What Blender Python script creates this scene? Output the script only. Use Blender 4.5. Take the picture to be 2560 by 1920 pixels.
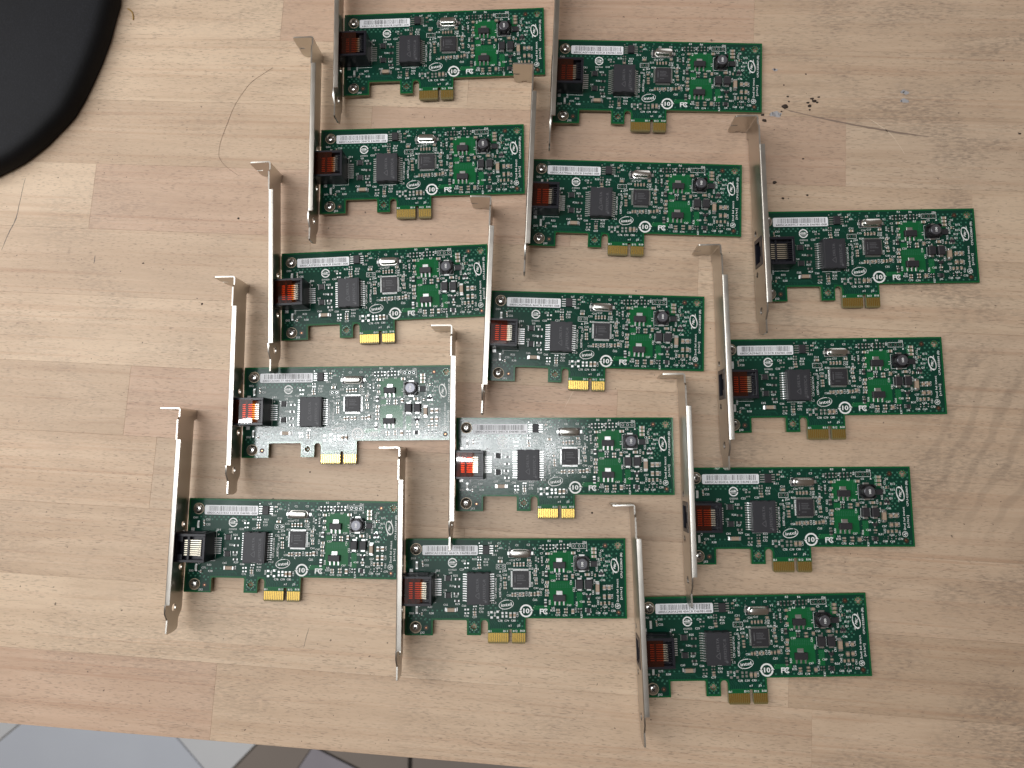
import bpy, math, random
from mathutils import Matrix, Vector
from mathutils.geometry import tessellate_polygon

# ------------------------------------------------------------------ scene
for _o in list(bpy.data.objects):
    bpy.data.objects.remove(_o)
scene = bpy.context.scene
COL = scene.collection
MM = 0.001

# camera: a phone held about 0.36 m above the bench, nearly straight down
cam_data = bpy.data.cameras.new('camera')
cam_data.sensor_width = 36.0
cam_data.lens = 36.0 * 1647.47 / 2560.0
cam_data.clip_start = 0.01
cam_data.clip_end = 20.0
cam = bpy.data.objects.new('camera', cam_data)
COL.objects.link(cam)
cam.matrix_world = Matrix(((0.99845008, 0.0, 0.05565472, 0.0),
                           (0.00591430, 0.99433755, -0.10610303, 0.0),
                           (-0.05533958, 0.10626774, 0.99279640, 0.36440),
                           (0, 0, 0, 1)))
cam_data.dof.use_dof = True
cam_data.dof.focus_distance = 0.362
cam_data.dof.aperture_fstop = 9.0
scene.camera = cam

# room light: dim even surroundings, a fluorescent tube and the pale ceiling round it, plus added fill panels
world = bpy.data.worlds.new('World')
scene.world = world
world.use_nodes = True
_bg = world.node_tree.nodes['Background']
_bg.inputs[0].default_value = (1.0, 0.80, 0.64, 1)
_bg.inputs[1].default_value = 0.115


def area_lamp(name, loc, sx, sy, power, color, rot=(0, 0, 0)):
    d = bpy.data.lights.new(name, 'AREA')
    d.shape = 'RECTANGLE'
    d.size, d.size_y, d.energy, d.color = sx, sy, power, color
    o = bpy.data.objects.new(name, d)
    COL.objects.link(o)
    o.location = loc
    o.rotation_euler = rot
    return o


area_lamp('ceiling_tube', (-0.50, 0.03, 2.0), 1.25, 0.035, 13.0, (0.97, 0.99, 1.0))
area_lamp('bench_fill', (-0.42, -0.02, 0.95), 0.80, 0.62, 1.5, (0.95, 0.98, 1.0))  # added panel: haze on the left boards, falloff towards the right
area_lamp('tube_reflector', (-0.52, 0.15, 2.04), 1.30, 0.34, 3.6, (0.95, 0.98, 1.0))
area_lamp('left_fill', (-0.98, 0.30, 0.78), 0.8, 0.8, 8.2, (1.0, 0.985, 0.96), (0, math.radians(-52), math.radians(-14)))  # added side panel: brightens the left without mirroring in the boards
area_lamp('far_fill', (1.3, 2.1, 1.7), 1.2, 1.2, 6.0, (0.97, 0.98, 1.0), (math.radians(-52), 0, math.radians(-32)))  # added panel that lifts the upper right of the bench

scene.view_settings.view_transform = 'Standard'
scene.view_settings.look = 'None'
scene.view_settings.gamma = 1.0
scene.view_settings.use_curve_mapping = False
scene.view_settings.exposure = -0.04

random.seed(11)


# ------------------------------------------------------------------ materials
def new_mat(name):
    m = bpy.data.materials.new(name)
    m.use_nodes = True
    nt = m.node_tree
    return m, nt, nt.nodes['Principled BSDF']


def simple(name, col, rough=0.5, metal=0.0, spec=0.5, coat=0.0, bump=None, vary=None):
    m, nt, b = new_mat(name)
    b.inputs['Base Color'].default_value = (*col, 1)
    b.inputs['Roughness'].default_value = rough
    b.inputs['Metallic'].default_value = metal
    b.inputs['Specular IOR Level'].default_value = spec
    b.inputs['Coat Weight'].default_value = coat
    L = nt.links.new
    if bump or vary:
        tc = nt.nodes.new('ShaderNodeTexCoord')
    if vary:
        sc, amt = vary
        n = nt.nodes.new('ShaderNodeTexNoise')
        n.inputs['Scale'].default_value = sc
        n.inputs['Detail'].default_value = 4
        L(tc.outputs['Object'], n.inputs['Vector'])
        mx = nt.nodes.new('ShaderNodeMix')
        mx.data_type = 'RGBA'
        mx.inputs['A'].default_value = (*[c * (1 - amt) for c in col], 1)
        mx.inputs['B'].default_value = (*[min(1, c * (1 + amt)) for c in col], 1)
        L(n.outputs['Fac'], mx.inputs['Factor'])
        L(mx.outputs['Result'], b.inputs['Base Color'])
        mr = nt.nodes.new('ShaderNodeMapRange')
        mr.inputs['To Min'].default_value = max(0, rough - 0.06)
        mr.inputs['To Max'].default_value = min(1, rough + 0.08)
        L(n.outputs['Fac'], mr.inputs['Value'])
        L(mr.outputs['Result'], b.inputs['Roughness'])
    if bump:
        sc, st = bump
        n2 = nt.nodes.new('ShaderNodeTexNoise')
        n2.inputs['Scale'].default_value = sc
        n2.inputs['Detail'].default_value = 2
        L(tc.outputs['Object'], n2.inputs['Vector'])
        bp = nt.nodes.new('ShaderNodeBump')
        bp.inputs['Strength'].default_value = st
        bp.inputs['Distance'].default_value = 0.0002
        L(n2.outputs['Fac'], bp.inputs['Height'])
        L(bp.outputs['Normal'], b.inputs['Normal'])
    return m


MASK_R = 0.14
M = {}
M['mask'] = simple('solder_mask_bare', (0.006, 0.105, 0.034), MASK_R, bump=(900, 0.05))
M['plane'] = simple('solder_mask_ground', (0.0038, 0.046, 0.029), MASK_R, bump=(700, 0.07), vary=(60, 0.10))
M['pour'] = simple('solder_mask_copper', (0.007, 0.122, 0.038), MASK_R, bump=(900, 0.05))
M['square'] = simple('solder_mask_square', (0.050, 0.185, 0.125), MASK_R, bump=(900, 0.05))
M['trace'] = simple('solder_mask_trace', (0.014, 0.095, 0.062), MASK_R)
M['laminate'] = simple('laminate_edge', (0.24, 0.23, 0.14), 0.6)
M['bare'] = simple('bare_laminate', (0.17, 0.13, 0.045), 0.45)
M['gold'] = simple('gold_plate', (0.83, 0.56, 0.15), 0.27, 1.0)
M['nickel'] = simple('contact_plate', (0.86, 0.79, 0.64), 0.3, 1.0)
M['ringpad'] = simple('ring_pad', (0.42, 0.33, 0.24), 0.4, 0.3)
M['tin'] = simple('solder_tin', (0.70, 0.70, 0.69), 0.33, 1.0)
M['steel'] = simple('plated_steel', (0.56, 0.53, 0.485), 0.30, 1.0, bump=(1600, 0.10), vary=(120, 0.06))
M['can'] = simple('crystal_can', (0.72, 0.70, 0.66), 0.24, 1.0, bump=(700, 0.05))
M['screw'] = simple('screw_steel', (0.60, 0.58, 0.55), 0.2, 1.0)
M['ic'] = simple('ic_epoxy', (0.022, 0.021, 0.025), 0.5, bump=(2500, 0.12))
M['module'] = simple('module_epoxy', (0.026, 0.026, 0.032), 0.48, bump=(2500, 0.12))
M['jack'] = simple('jack_plastic', (0.010, 0.010, 0.016), 0.32)
M['ferrite'] = simple('ferrite', (0.016, 0.016, 0.019), 0.33)
M['core'] = simple('ferrite_core', (0.16, 0.16, 0.18), 0.27, 0.6)
M['cap'] = simple('ceramic_cap', (0.40, 0.30, 0.22), 0.4, vary=(700, 0.10))
M['res'] = simple('resistor_film', (0.03, 0.03, 0.03), 0.35)
M['led'] = simple('led_lens', (0.62, 0.63, 0.60), 0.3)
M['silk'] = simple('silkscreen_ink', (0.86, 0.87, 0.86), 0.5)
M['mark'] = simple('laser_mark', (0.10, 0.10, 0.11), 0.5)
M['label'] = simple('label_paper', (0.90, 0.91, 0.94), 0.42)
M['ink'] = simple('label_ink', (0.035, 0.035, 0.045), 0.5)
M['fid'] = simple('fiducial_clear', (0.035, 0.022, 0.014), 0.4)
M['copper'] = simple('bare_copper', (0.75, 0.36, 0.2), 0.3, 1.0)
M['dark'] = simple('recess_shade', (0.006, 0.006, 0.006), 0.7)


def kapton():
    m = bpy.data.materials.new('amber_film')
    m.use_nodes = True
    nt = m.node_tree
    nt.nodes.clear()
    L = nt.links.new
    out = nt.nodes.new('ShaderNodeOutputMaterial')
    tr = nt.nodes.new('ShaderNodeBsdfTransparent')
    tr.inputs[0].default_value = (0.70, 0.17, 0.030, 1)
    df = nt.nodes.new('ShaderNodeBsdfDiffuse')
    df.inputs[0].default_value = (0.19, 0.058, 0.034, 1)
    m1 = nt.nodes.new('ShaderNodeMixShader')
    m1.inputs[0].default_value = 0.115
    gl = nt.nodes.new('ShaderNodeBsdfGlossy')
    gl.inputs['Roughness'].default_value = 0.035
    fr = nt.nodes.new('ShaderNodeFresnel')
    fr.inputs[0].default_value = 1.5
    m2 = nt.nodes.new('ShaderNodeMixShader')
    L(tr.outputs[0], m1.inputs[1]); L(df.outputs[0], m1.inputs[2])
    L(fr.outputs[0], m2.inputs[0]); L(m1.outputs[0], m2.inputs[1]); L(gl.outputs[0], m2.inputs[2])
    L(m2.outputs[0], out.inputs[0])
    return m


M['film'] = kapton()


def beech():
    """glued beech staves: tint from the object, fine dark ray flecks along the grain, grey use marks"""
    m, nt, b = new_mat('beech_wood')
    L = nt.links.new
    N = nt.nodes.new
    tc = N('ShaderNodeTexCoord')
    oi = N('ShaderNodeObjectInfo')
    off = N('ShaderNodeVectorMath'); off.operation = 'SCALE'
    off.inputs[0].default_value = (13.0, 7.0, 3.0)
    L(oi.outputs['Random'], off.inputs['Scale'])
    add = N('ShaderNodeVectorMath'); add.operation = 'ADD'
    L(tc.outputs['Object'], add.inputs[0]); L(off.outputs[0], add.inputs[1])

    def noise(vec, sx, sy, detail=2.0, rough=0.5, dist=0.0):
        mp = N('ShaderNodeMapping')
        mp.inputs['Scale'].default_value = (sx, sy, 1)
        L(vec, mp.inputs['Vector'])
        n = N('ShaderNodeTexNoise')
        n.inputs['Scale'].default_value = 1
        n.inputs['Detail'].default_value = detail
        n.inputs['Roughness'].default_value = rough
        n.inputs['Distortion'].default_value = dist
        L(mp.outputs[0], n.inputs['Vector'])
        return n.outputs['Fac']

    def ramp(v, a, c):
        mr = N('ShaderNodeMapRange'); mr.interpolation_type = 'SMOOTHSTEP'
        mr.inputs['From Min'].default_value = a
        mr.inputs['From Max'].default_value = c
        L(v, mr.inputs['Value'])
        return mr.outputs['Result']

    def mul(x, y):
        n = N('ShaderNodeMath'); n.operation = 'MULTIPLY'
        L(x, n.inputs[0])
        if isinstance(y, float):
            n.inputs[1].default_value = y
        else:
            L(y, n.inputs[1])
        return n.outputs[0]

    def mix(fac, A, B, mode='MIX'):
        n = N('ShaderNodeMix'); n.data_type = 'RGBA'; n.blend_type = mode
        if isinstance(fac, float):
            n.inputs['Factor'].default_value = fac
        else:
            L(fac, n.inputs['Factor'])
        for k, v in (('A', A), ('B', B)):
            if isinstance(v, tuple):
                n.inputs[k].default_value = (*v, 1)
            else:
                L(v, n.inputs[k])
        return n.outputs['Result']

    v = add.outputs[0]
    wv = tc.outputs['Object']
    grain = noise(v, 9, 90, 4, 0.6, 0.6)
    col = mix(ramp(grain, 0.30, 0.72), (1.05, 1.03, 1.01), (0.90, 0.855, 0.82))
    col = mix(1.0, oi.outputs['Color'], col, 'MULTIPLY')
    streak = noise(v, 2.5, 190, 4, 0.65, 1.2)
    col = mix(mul(ramp(streak, 0.46, 0.72), 0.50), col, mix(1.0, col, (0.80, 0.66, 0.60), 'MULTIPLY'))
    # short ray flecks
    fl = noise(v, 300, 2500, 1.0, 0.4)
    pres = ramp(noise(v, 25, 45, 2.0), 0.16, 0.56)
    fleck = mul(mul(ramp(fl, 0.58, 0.70), pres), 0.50)
    col = mix(fleck, col, (0.22, 0.155, 0.115))
    # pale counter flecks
    fl2 = noise(v, 160, 1800, 1.0)
    col = mix(mul(ramp(fl2, 0.62, 0.75), 0.16), col, (0.76, 0.63, 0.52))
    # grey rubbed-in dirt
    geo = N('ShaderNodeNewGeometry')
    gp = geo.outputs['Position']
    d1 = ramp(noise(gp, 16, 24, 5, 0.62, 0.5), 0.44, 0.68)
    d2 = noise(gp, 260, 900, 3, 0.6)
    sep = N('ShaderNodeSeparateXYZ'); L(gp, sep.inputs[0])
    wear = N('ShaderNodeMapRange')
    wear.inputs['From Min'].default_value = 0.02
    wear.inputs['From Max'].default_value = 0.24
    wear.inputs['To Min'].default_value = 0.45
    wear.inputs['To Max'].default_value = 1.0
    L(sep.outputs['X'], wear.inputs['Value'])
    dirt = mul(mul(mul(d1, ramp(d2, 0.34, 0.66)), wear.outputs[0]), 0.62)
    col = mix(dirt, col, (0.20, 0.155, 0.125))
    # wavy figured grain in the stave at the right
    mp = N('ShaderNodeMapping'); mp.inputs['Location'].default_value = (-0.245, -0.005, 0)
    L(gp, mp.inputs['Vector'])
    ds = N('ShaderNodeVectorMath'); ds.operation = 'LENGTH'; L(mp.outputs[0], ds.inputs[0])
    near = N('ShaderNodeMapRange'); near.interpolation_type = 'SMOOTHSTEP'
    near.inputs['From Min'].default_value = 0.075; near.inputs['From Max'].default_value = 0.02
    L(ds.outputs['Value'], near.inputs['Value'])
    wv_ = N('ShaderNodeTexWave'); wv_.inputs['Scale'].default_value = 26; wv_.inputs['Distortion'].default_value = 4.5
    wv_.inputs['Detail'].default_value = 2; wv_.inputs['Detail Scale'].default_value = 1.2
    rm = N('ShaderNodeMapping'); rm.inputs['Rotation'].default_value = (0, 0, 0.5); L(gp, rm.inputs['Vector'])
    L(rm.outputs[0], wv_.inputs['Vector'])
    col = mix(mul(mul(ramp(wv_.outputs['Fac'], 0.55, 0.95), near.outputs[0]), 0.24), col, (0.22, 0.165, 0.125))
    haze = ramp(noise(gp, 5, 7, 3), 0.42, 0.75)
    col = mix(mul(haze, 0.22), col, mix(1.0, col, (0.72, 0.68, 0.68), 'MULTIPLY'))
    # small knocks and specks
    sp = ramp(noise(gp, 420, 420, 1.0), 0.76, 0.79)
    col = mix(mul(sp, 0.75), col, (0.07, 0.05, 0.04))
    L(col, b.inputs['Base Color'])
    b.inputs['Roughness'].default_value = 0.5
    b.inputs['Specular IOR Level'].default_value = 0.35
    bp = N('ShaderNodeBump'); bp.inputs['Strength'].default_value = 0.25
    bp.inputs['Distance'].default_value = 0.0002; bp.invert = True
    L(fleck, bp.inputs['Height']); L(bp.outputs['Normal'], b.inputs['Normal'])
    return m


M['beech'] = beech()


# ------------------------------------------------------------------ mesh helpers (millimetres in, metres out)
class MB:
    def __init__(self):
        self.v, self.f, self.mi = [], [], []

    def add(self, verts, faces, mi=0):
        o = len(self.v)
        self.v += [tuple(p) for p in verts]
        for f in faces:
            self.f.append(tuple(i + o for i in f))
            self.mi.append(mi)

    def box(self, x0, x1, y0, y1, z0, z1, mi=0, c=0.0):
        """box with an optional chamfer c round its top"""
        if c <= 0:
            V = [(x0, y0, z0), (x1, y0, z0), (x1, y1, z0), (x0, y1, z0), (x0, y0, z1), (x1, y0, z1), (x1, y1, z1), (x0, y1, z1)]
            F = [(3, 2, 1, 0), (4, 5, 6, 7), (0, 1, 5, 4), (1, 2, 6, 5), (2, 3, 7, 6), (3, 0, 4, 7)]
        else:
            V = []
            for z, d in ((z0, 0), (z1 - c, 0), (z1, c)):
                V += [(x0 + d, y0 + d, z), (x1 - d, y0 + d, z), (x1 - d, y1 - d, z), (x0 + d, y1 - d, z)]
            F = [(3, 2, 1, 0), (8, 9, 10, 11)]
            for k in (0, 4):
                for i in range(4):
                    j = (i + 1) % 4
                    F.append((k + i, k + j, k + 4 + j, k + 4 + i))
        self.add(V, F, mi)

    def cbox(self, cx, cy, sx, sy, z0, z1, mi=0, c=0.0):
        self.box(cx - sx / 2, cx + sx / 2, cy - sy / 2, cy + sy / 2, z0, z1, mi, c)

    def flat(self, loops, z, mi=0, fn=None):
        """flat polygon with holes, loops = [outline, hole, ...] of (x, y)"""
        tri = tessellate_polygon([[Vector((x, y, 0)) for x, y in lp] for lp in loops])
        pts = [p for lp in loops for p in lp]
        V = [(x, y, z) for x, y in pts]
        F = []
        for a, b_, c_ in tri:
            A, B, Cc = pts[a], pts[b_], pts[c_]
            s = (B[0] - A[0]) * (Cc[1] - A[1]) - (B[1] - A[1]) * (Cc[0] - A[0])
            F.append((a, b_, c_) if s > 0 else (a, c_, b_))
        self.add(V, F, mi)

    def prism(self, loops, z0, z1, mi=0, mi_side=None, fn=None):
        """extruded polygon with holes; fn maps (a, b, h) to xyz"""
        fn = fn or (lambda a, b_, h: (a, b_, h))
        pts = [p for lp in loops for p in lp]
        tri = tessellate_polygon([[Vector((x, y, 0)) for x, y in lp] for lp in loops])
        n = len(pts)
        V = [fn(x, y, z0) for x, y in pts] + [fn(x, y, z1) for x, y in pts]
        top, side = [], []
        for a, b_, c_ in tri:
            A, B, Cc = pts[a], pts[b_], pts[c_]
            s = (B[0] - A[0]) * (Cc[1] - A[1]) - (B[1] - A[1]) * (Cc[0] - A[0])
            t = (a, b_, c_) if s > 0 else (a, c_, b_)
            top.append(tuple(i + n for i in t))
            top.append((t[2], t[1], t[0]))
        k = 0
        for li, lp in enumerate(loops):
            m = len(lp)
            ar = sum(lp[i][0] * lp[(i + 1) % m][1] - lp[(i + 1) % m][0] * lp[i][1] for i in range(m))
            ccw = (ar > 0) == (li == 0)
            for i in range(m):
                i0, i1 = k + i, k + (i + 1) % m
                side.append((i0, i1, i1 + n, i0 + n) if ccw else (i1, i0, i0 + n, i1 + n))
            k += m
        o = len(self.v)
        self.v += V
        for f in top:
            self.f.append(tuple(i + o for i in f)); self.mi.append(mi)
        for f in side:
            self.f.append(tuple(i + o for i in f)); self.mi.append(mi if mi_side is None else mi_side)

    def lathe(self, cx, cy, prof, seg=24, mi=0):
        V, F = [], []
        for r, z in prof:
            for k in range(seg):
                a = 2 * math.pi * k / seg
                V.append((cx + r * math.cos(a), cy + r * math.sin(a), z))
        for i in range(len(prof) - 1):
            for k in range(seg):
                k2 = (k + 1) % seg
                F.append((i * seg + k, i * seg + k2, (i + 1) * seg + k2, (i + 1) * seg + k))
        F.append(tuple((len(prof) - 1) * seg + k for k in range(seg)))
        self.add(V, F, mi)

    def ring(self, cx, cy, rx, ry, w, z, a0=0, a1=360, rot=0, mi=0, n=32, w1=None):
        V, F = [], []
        cr, sr = math.cos(math.radians(rot)), math.sin(math.radians(rot))
        w1 = w if w1 is None else w1
        for i in range(n + 1):
            t = i / n
            a = math.radians(a0 + (a1 - a0) * t)
            ww = w + (w1 - w) * t
            for k in (0, 1):
                x, y = (rx - k * ww) * math.cos(a), (ry - k * ww) * math.sin(a)
                V.append((cx + x * cr - y * sr, cy + x * sr + y * cr, z))
        for i in range(n):
            F.append((2 * i, 2 * i + 2, 2 * i + 3, 2 * i + 1))
        self.add(V, F, mi)

    def rect(self, cx, cy, w, h, z, mi=0):
        self.add([(cx - w / 2, cy - h / 2, z), (cx + w / 2, cy - h / 2, z), (cx + w / 2, cy + h / 2, z), (cx - w / 2, cy + h / 2, z)], [(0, 1, 2, 3)], mi)

    def line(self, pts, w, z, mi=0):
        for (xa, ya), (xb, yb) in zip(pts, pts[1:]):
            d = math.hypot(xb - xa, yb - ya) or 1e-6
            nx, ny = -(yb - ya) / d * w / 2, (xb - xa) / d * w / 2
            self.add([(xa - nx, ya - ny, z), (xb - nx, yb - ny, z), (xb + nx, yb + ny, z), (xa + nx, ya + ny, z)], [(0, 1, 2, 3)], mi)

    def outline(self, x0, x1, y0, y1, w, z, mi=0):
        self.line([(x0, y0), (x1, y0), (x1, y1), (x0, y1), (x0, y0)], w, z, mi)

    def text(self, s, cx, cy, size, z, rot=0, mi=0, width=None, shear=0.0, bold=0.0):
        V, F, (w, h) = text_mesh(s)
        k = size / 0.70
        kx = (width / w) if width else k
        cr, sr = math.cos(math.radians(rot)), math.sin(math.radians(rot))
        P = []
        for x, y in V:
            x, y = (x - w / 2) * kx + shear * (y - h / 2) * k, (y - h / 2) * k
            P.append((cx + x * cr - y * sr, cy + x * sr + y * cr, z))
        self.add(P, F, mi)
        if bold:
            self.add([(x + bold * cr, y + bold * sr, zz + 0.002) for x, y, zz in P], F, mi)

    def mesh(self, name, mats, smooth=False):
        me = bpy.data.meshes.new(name)
        me.from_pydata([(x * MM, y * MM, z * MM) for x, y, z in self.v], [], self.f)
        for m in mats:
            me.materials.append(M[m])
        if len(mats) > 1:
            me.polygons.foreach_set('material_index', self.mi)
        if smooth:
            me.polygons.foreach_set('use_smooth', [True] * len(me.polygons))
            me.set_sharp_from_angle(angle=math.radians(35))
        me.update()
        return me


_TXT = {}


def text_mesh(s):
    """flat outline of a string: vertices, faces and (width, cap height)"""
    if s in _TXT:
        return _TXT[s]
    c = bpy.data.curves.new('t', 'FONT')
    c.body = s
    c.size = 1.0
    c.resolution_u = 2
    o = bpy.data.objects.new('t', c)
    COL.objects.link(o)
    me = bpy.data.meshes.new_from_object(o, preserve_all_data_layers=False, depsgraph=bpy.context.evaluated_depsgraph_get())
    V = [(v.co.x, v.co.y) for v in me.vertices]
    F = [tuple(p.vertices) for p in me.polygons]
    bpy.data.objects.remove(o)
    bpy.data.meshes.remove(me)
    bpy.data.curves.remove(c)
    x0 = min(v[0] for v in V); x1 = max(v[0] for v in V)
    V = [(x - x0, y) for x, y in V]
    A = sum((V[f[1]][0] - V[f[0]][0]) * (V[f[2]][1] - V[f[0]][1]) - (V[f[1]][1] - V[f[0]][1]) * (V[f[2]][0] - V[f[0]][0]) for f in F)
    if A < 0:
        F = [tuple(reversed(f)) for f in F]
    _TXT[s] = (V, F, (x1 - x0, 0.70))
    return _TXT[s]


def link(name, me, parent=None, loc=(0, 0, 0), rot=(0, 0, 0), kind=None):
    o = bpy.data.objects.new(name, me)
    COL.objects.link(o)
    o.parent = parent
    o.location = [a * MM for a in loc]
    o.rotation_euler = rot
    if kind:
        o['kind'] = kind
    return o


def tag(o, label, cat, group=None):
    o['label'] = label
    o['category'] = cat
    if group:
        o['group'] = group
    return o


def circle(cx, cy, r, n=20):
    return [(cx + r * math.cos(2 * math.pi * k / n), cy + r * math.sin(2 * math.pi * k / n)) for k in range(n)]


def arc(cx, cy, r, a0, a1, n=5):
    return [(cx + r * math.cos(math.radians(a0 + (a1 - a0) * k / n)), cy + r * math.sin(math.radians(a0 + (a1 - a0) * k / n))) for k in range(n + 1)]


# ------------------------------------------------------------------ board layout, millimetres from the top left of the card
CAPS = [(11.0, 12.51, 0.7, 1.6), (11.18, 14.2, 0.7, 1.4), (41.51, 13.98, 1.92, 0.91), (41.73, 15.39, 1.92, 0.91), (39.15, 38.45, 1.92, 0.98), (39.19, 39.77, 1.81, 0.91), (52.89, 11.93, 2.51, 1.26), (55.2, 20.78, 1.67, 0.98), (55.43, 23.06, 1.67, 0.98), (55.47, 24.46, 1.67, 0.91), (55.51, 25.93, 1.67, 0.98), (58.28, 39.91, 1.33, 2.93), (60.43, 39.83, 1.33, 2.93), (10.91, 39.49, 0.77, 1.54), (50.94, 3.95, 1.54, 0.84), (60.37, 13.68, 0.84, 2.02), (62.0, 13.63, 0.84, 2.02), (63.7, 13.58, 0.91, 2.09), (65.43, 13.53, 0.91, 2.09), (68.24, 11.39, 1.81, 1.26), (78.25, 7.91, 2.16, 1.26), (92.02, 7.56, 2.37, 1.4), (78.31, 11.16, 1.6, 1.05), (78.27, 14.54, 1.67, 1.12), (102.98, 5.47, 2.65, 1.4), (103.01, 7.34, 2.65, 1.4), (103.03, 9.38, 2.65, 1.4), (99.21, 18.8, 2.65, 1.4), (87.75, 19.65, 2.02, 0.98), (87.77, 21.26, 2.02, 0.98), (91.45, 19.74, 1.33, 2.23), (77.85, 22.87, 2.02, 1.26), (77.55, 25.16, 1.88, 1.05), (77.76, 27.07, 1.95, 1.05), (77.64, 29.69, 1.81, 0.98), (108.18, 25.57, 1.47, 2.58), (110.83, 25.49, 1.47, 2.58), (108.16, 30.27, 1.47, 2.58), (110.78, 30.18, 1.47, 2.58), (106.39, 33.8, 0.98, 1.88), (108.37, 33.67, 0.98, 1.88), (110.64, 33.59, 0.98, 1.88), (99.91, 33.04, 1.81, 0.91), (83.53, 37.16, 1.95, 0.91), (83.56, 38.54, 1.95, 0.84), (87.69, 36.85, 1.95, 0.91), (87.72, 38.41, 1.95, 0.84), (91.36, 37.76, 1.47, 2.65), (59.36, 29.41, 0.91, 2.02), (60.88, 29.36, 0.91, 2.02), (63.39, 29.28, 0.91, 2.02), (65.28, 29.22, 0.91, 2.02), (69.4, 29.09, 0.91, 2.02), (71.18, 29.03, 0.91, 2.02), (73.06, 28.62, 1.4, 2.3), (71.71, 16.92, 1.6, 0.98), (71.59, 19.21, 1.6, 0.91), (71.99, 21.9, 1.6, 0.91), (72.2, 23.58, 1.47, 0.84), (106.89, 10.91, 0.84, 1.54), (103.49, 19.26, 0.84, 1.54)]
RES = [(41.48, 12.68, 1.81, 0.84), (41.57, 9.84, 1.81, 0.77), (39.11, 37.01, 1.81, 0.84), (29.95, 21.41, 2.79, 1.12), (29.73, 25.22, 2.72, 1.12), (29.33, 28.93, 2.72, 1.12), (29.63, 32.71, 2.72, 1.12), (51.03, 6.47, 1.4, 0.77), (75.97, 4.55, 0.77, 2.65), (77.87, 4.49, 0.77, 2.65), (79.77, 4.44, 0.77, 2.65), (83.57, 4.32, 0.77, 2.65), (85.46, 4.27, 0.77, 2.65), (87.29, 4.21, 0.77, 2.65), (77.46, 18.51, 1.4, 3.0), (76.98, 34.37, 1.4, 2.51), (94.4, 37.45, 0.7, 2.09), (95.87, 37.4, 0.7, 2.09), (83.67, 19.83, 1.81, 0.77), (83.63, 21.23, 1.81, 0.77), (106.39, 36.98, 0.56, 1.74), (108.19, 36.92, 0.56, 1.74), (110.47, 36.85, 0.56, 1.74), (108.25, 10.81, 0.56, 1.4), (73.35, 11.52, 0.7, 2.09), (75.28, 13.23, 0.7, 2.09)]
PADS = [(48.13, 38.59, 1.33, 1.19), (48.2, 41.31, 1.33, 1.19), (51.39, 38.31, 1.33, 1.19), (51.47, 41.27, 1.33, 1.19), (53.99, 39.03, 1.12, 1.19), (56.05, 38.96, 1.12, 1.19), (54.04, 40.77, 1.12, 1.19), (56.1, 40.7, 1.12, 1.19), (34.11, 37.24, 0.91, 0.91), (35.66, 37.19, 0.91, 0.91), (34.17, 39.12, 0.91, 0.84), (35.72, 39.07, 0.91, 0.84), (33.78, 13.2, 0.98, 0.91), (35.59, 13.15, 0.98, 0.91), (34.1, 15.5, 0.84, 0.7), (35.38, 15.46, 0.84, 0.7), (38.72, 35.58, 0.84, 0.7), (39.93, 35.54, 0.84, 0.7), (41.02, 11.21, 0.77, 0.77), (42.31, 11.17, 0.77, 0.77), (41.53, 2.49, 0.56, 0.56), (9.65, 39.45, 0.49, 0.49), (22.56, 19.29, 0.35, 0.35), (22.71, 28.31, 0.35, 0.35), (48.33, 33.76, 0.56, 0.56), (81.52, 3.6, 0.77, 0.84), (81.45, 5.2, 0.77, 0.84), (89.22, 3.37, 0.77, 0.91), (89.14, 4.97, 0.77, 0.91), (106.93, 16.76, 1.05, 0.98), (105.94, 19.31, 1.12, 1.26), (107.89, 19.25, 1.12, 1.26), (96.08, 20.01, 0.77, 0.77), (101.74, 20.78, 0.7, 0.7), (98.77, 29.09, 0.49, 0.77), (100.99, 29.01, 0.49, 0.77), (99.93, 31.49, 0.84, 1.05), (98.7, 36.5, 1.54, 0.49), (98.72, 37.61, 1.54, 0.49), (100.84, 38.41, 0.77, 0.63), (76.9, 32.13, 1.33, 0.91), (100.04, 34.44, 1.4, 0.63), (73.36, 10.58, 0.63, 0.49), (73.22, 11.82, 0.63, 0.49)]
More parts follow.
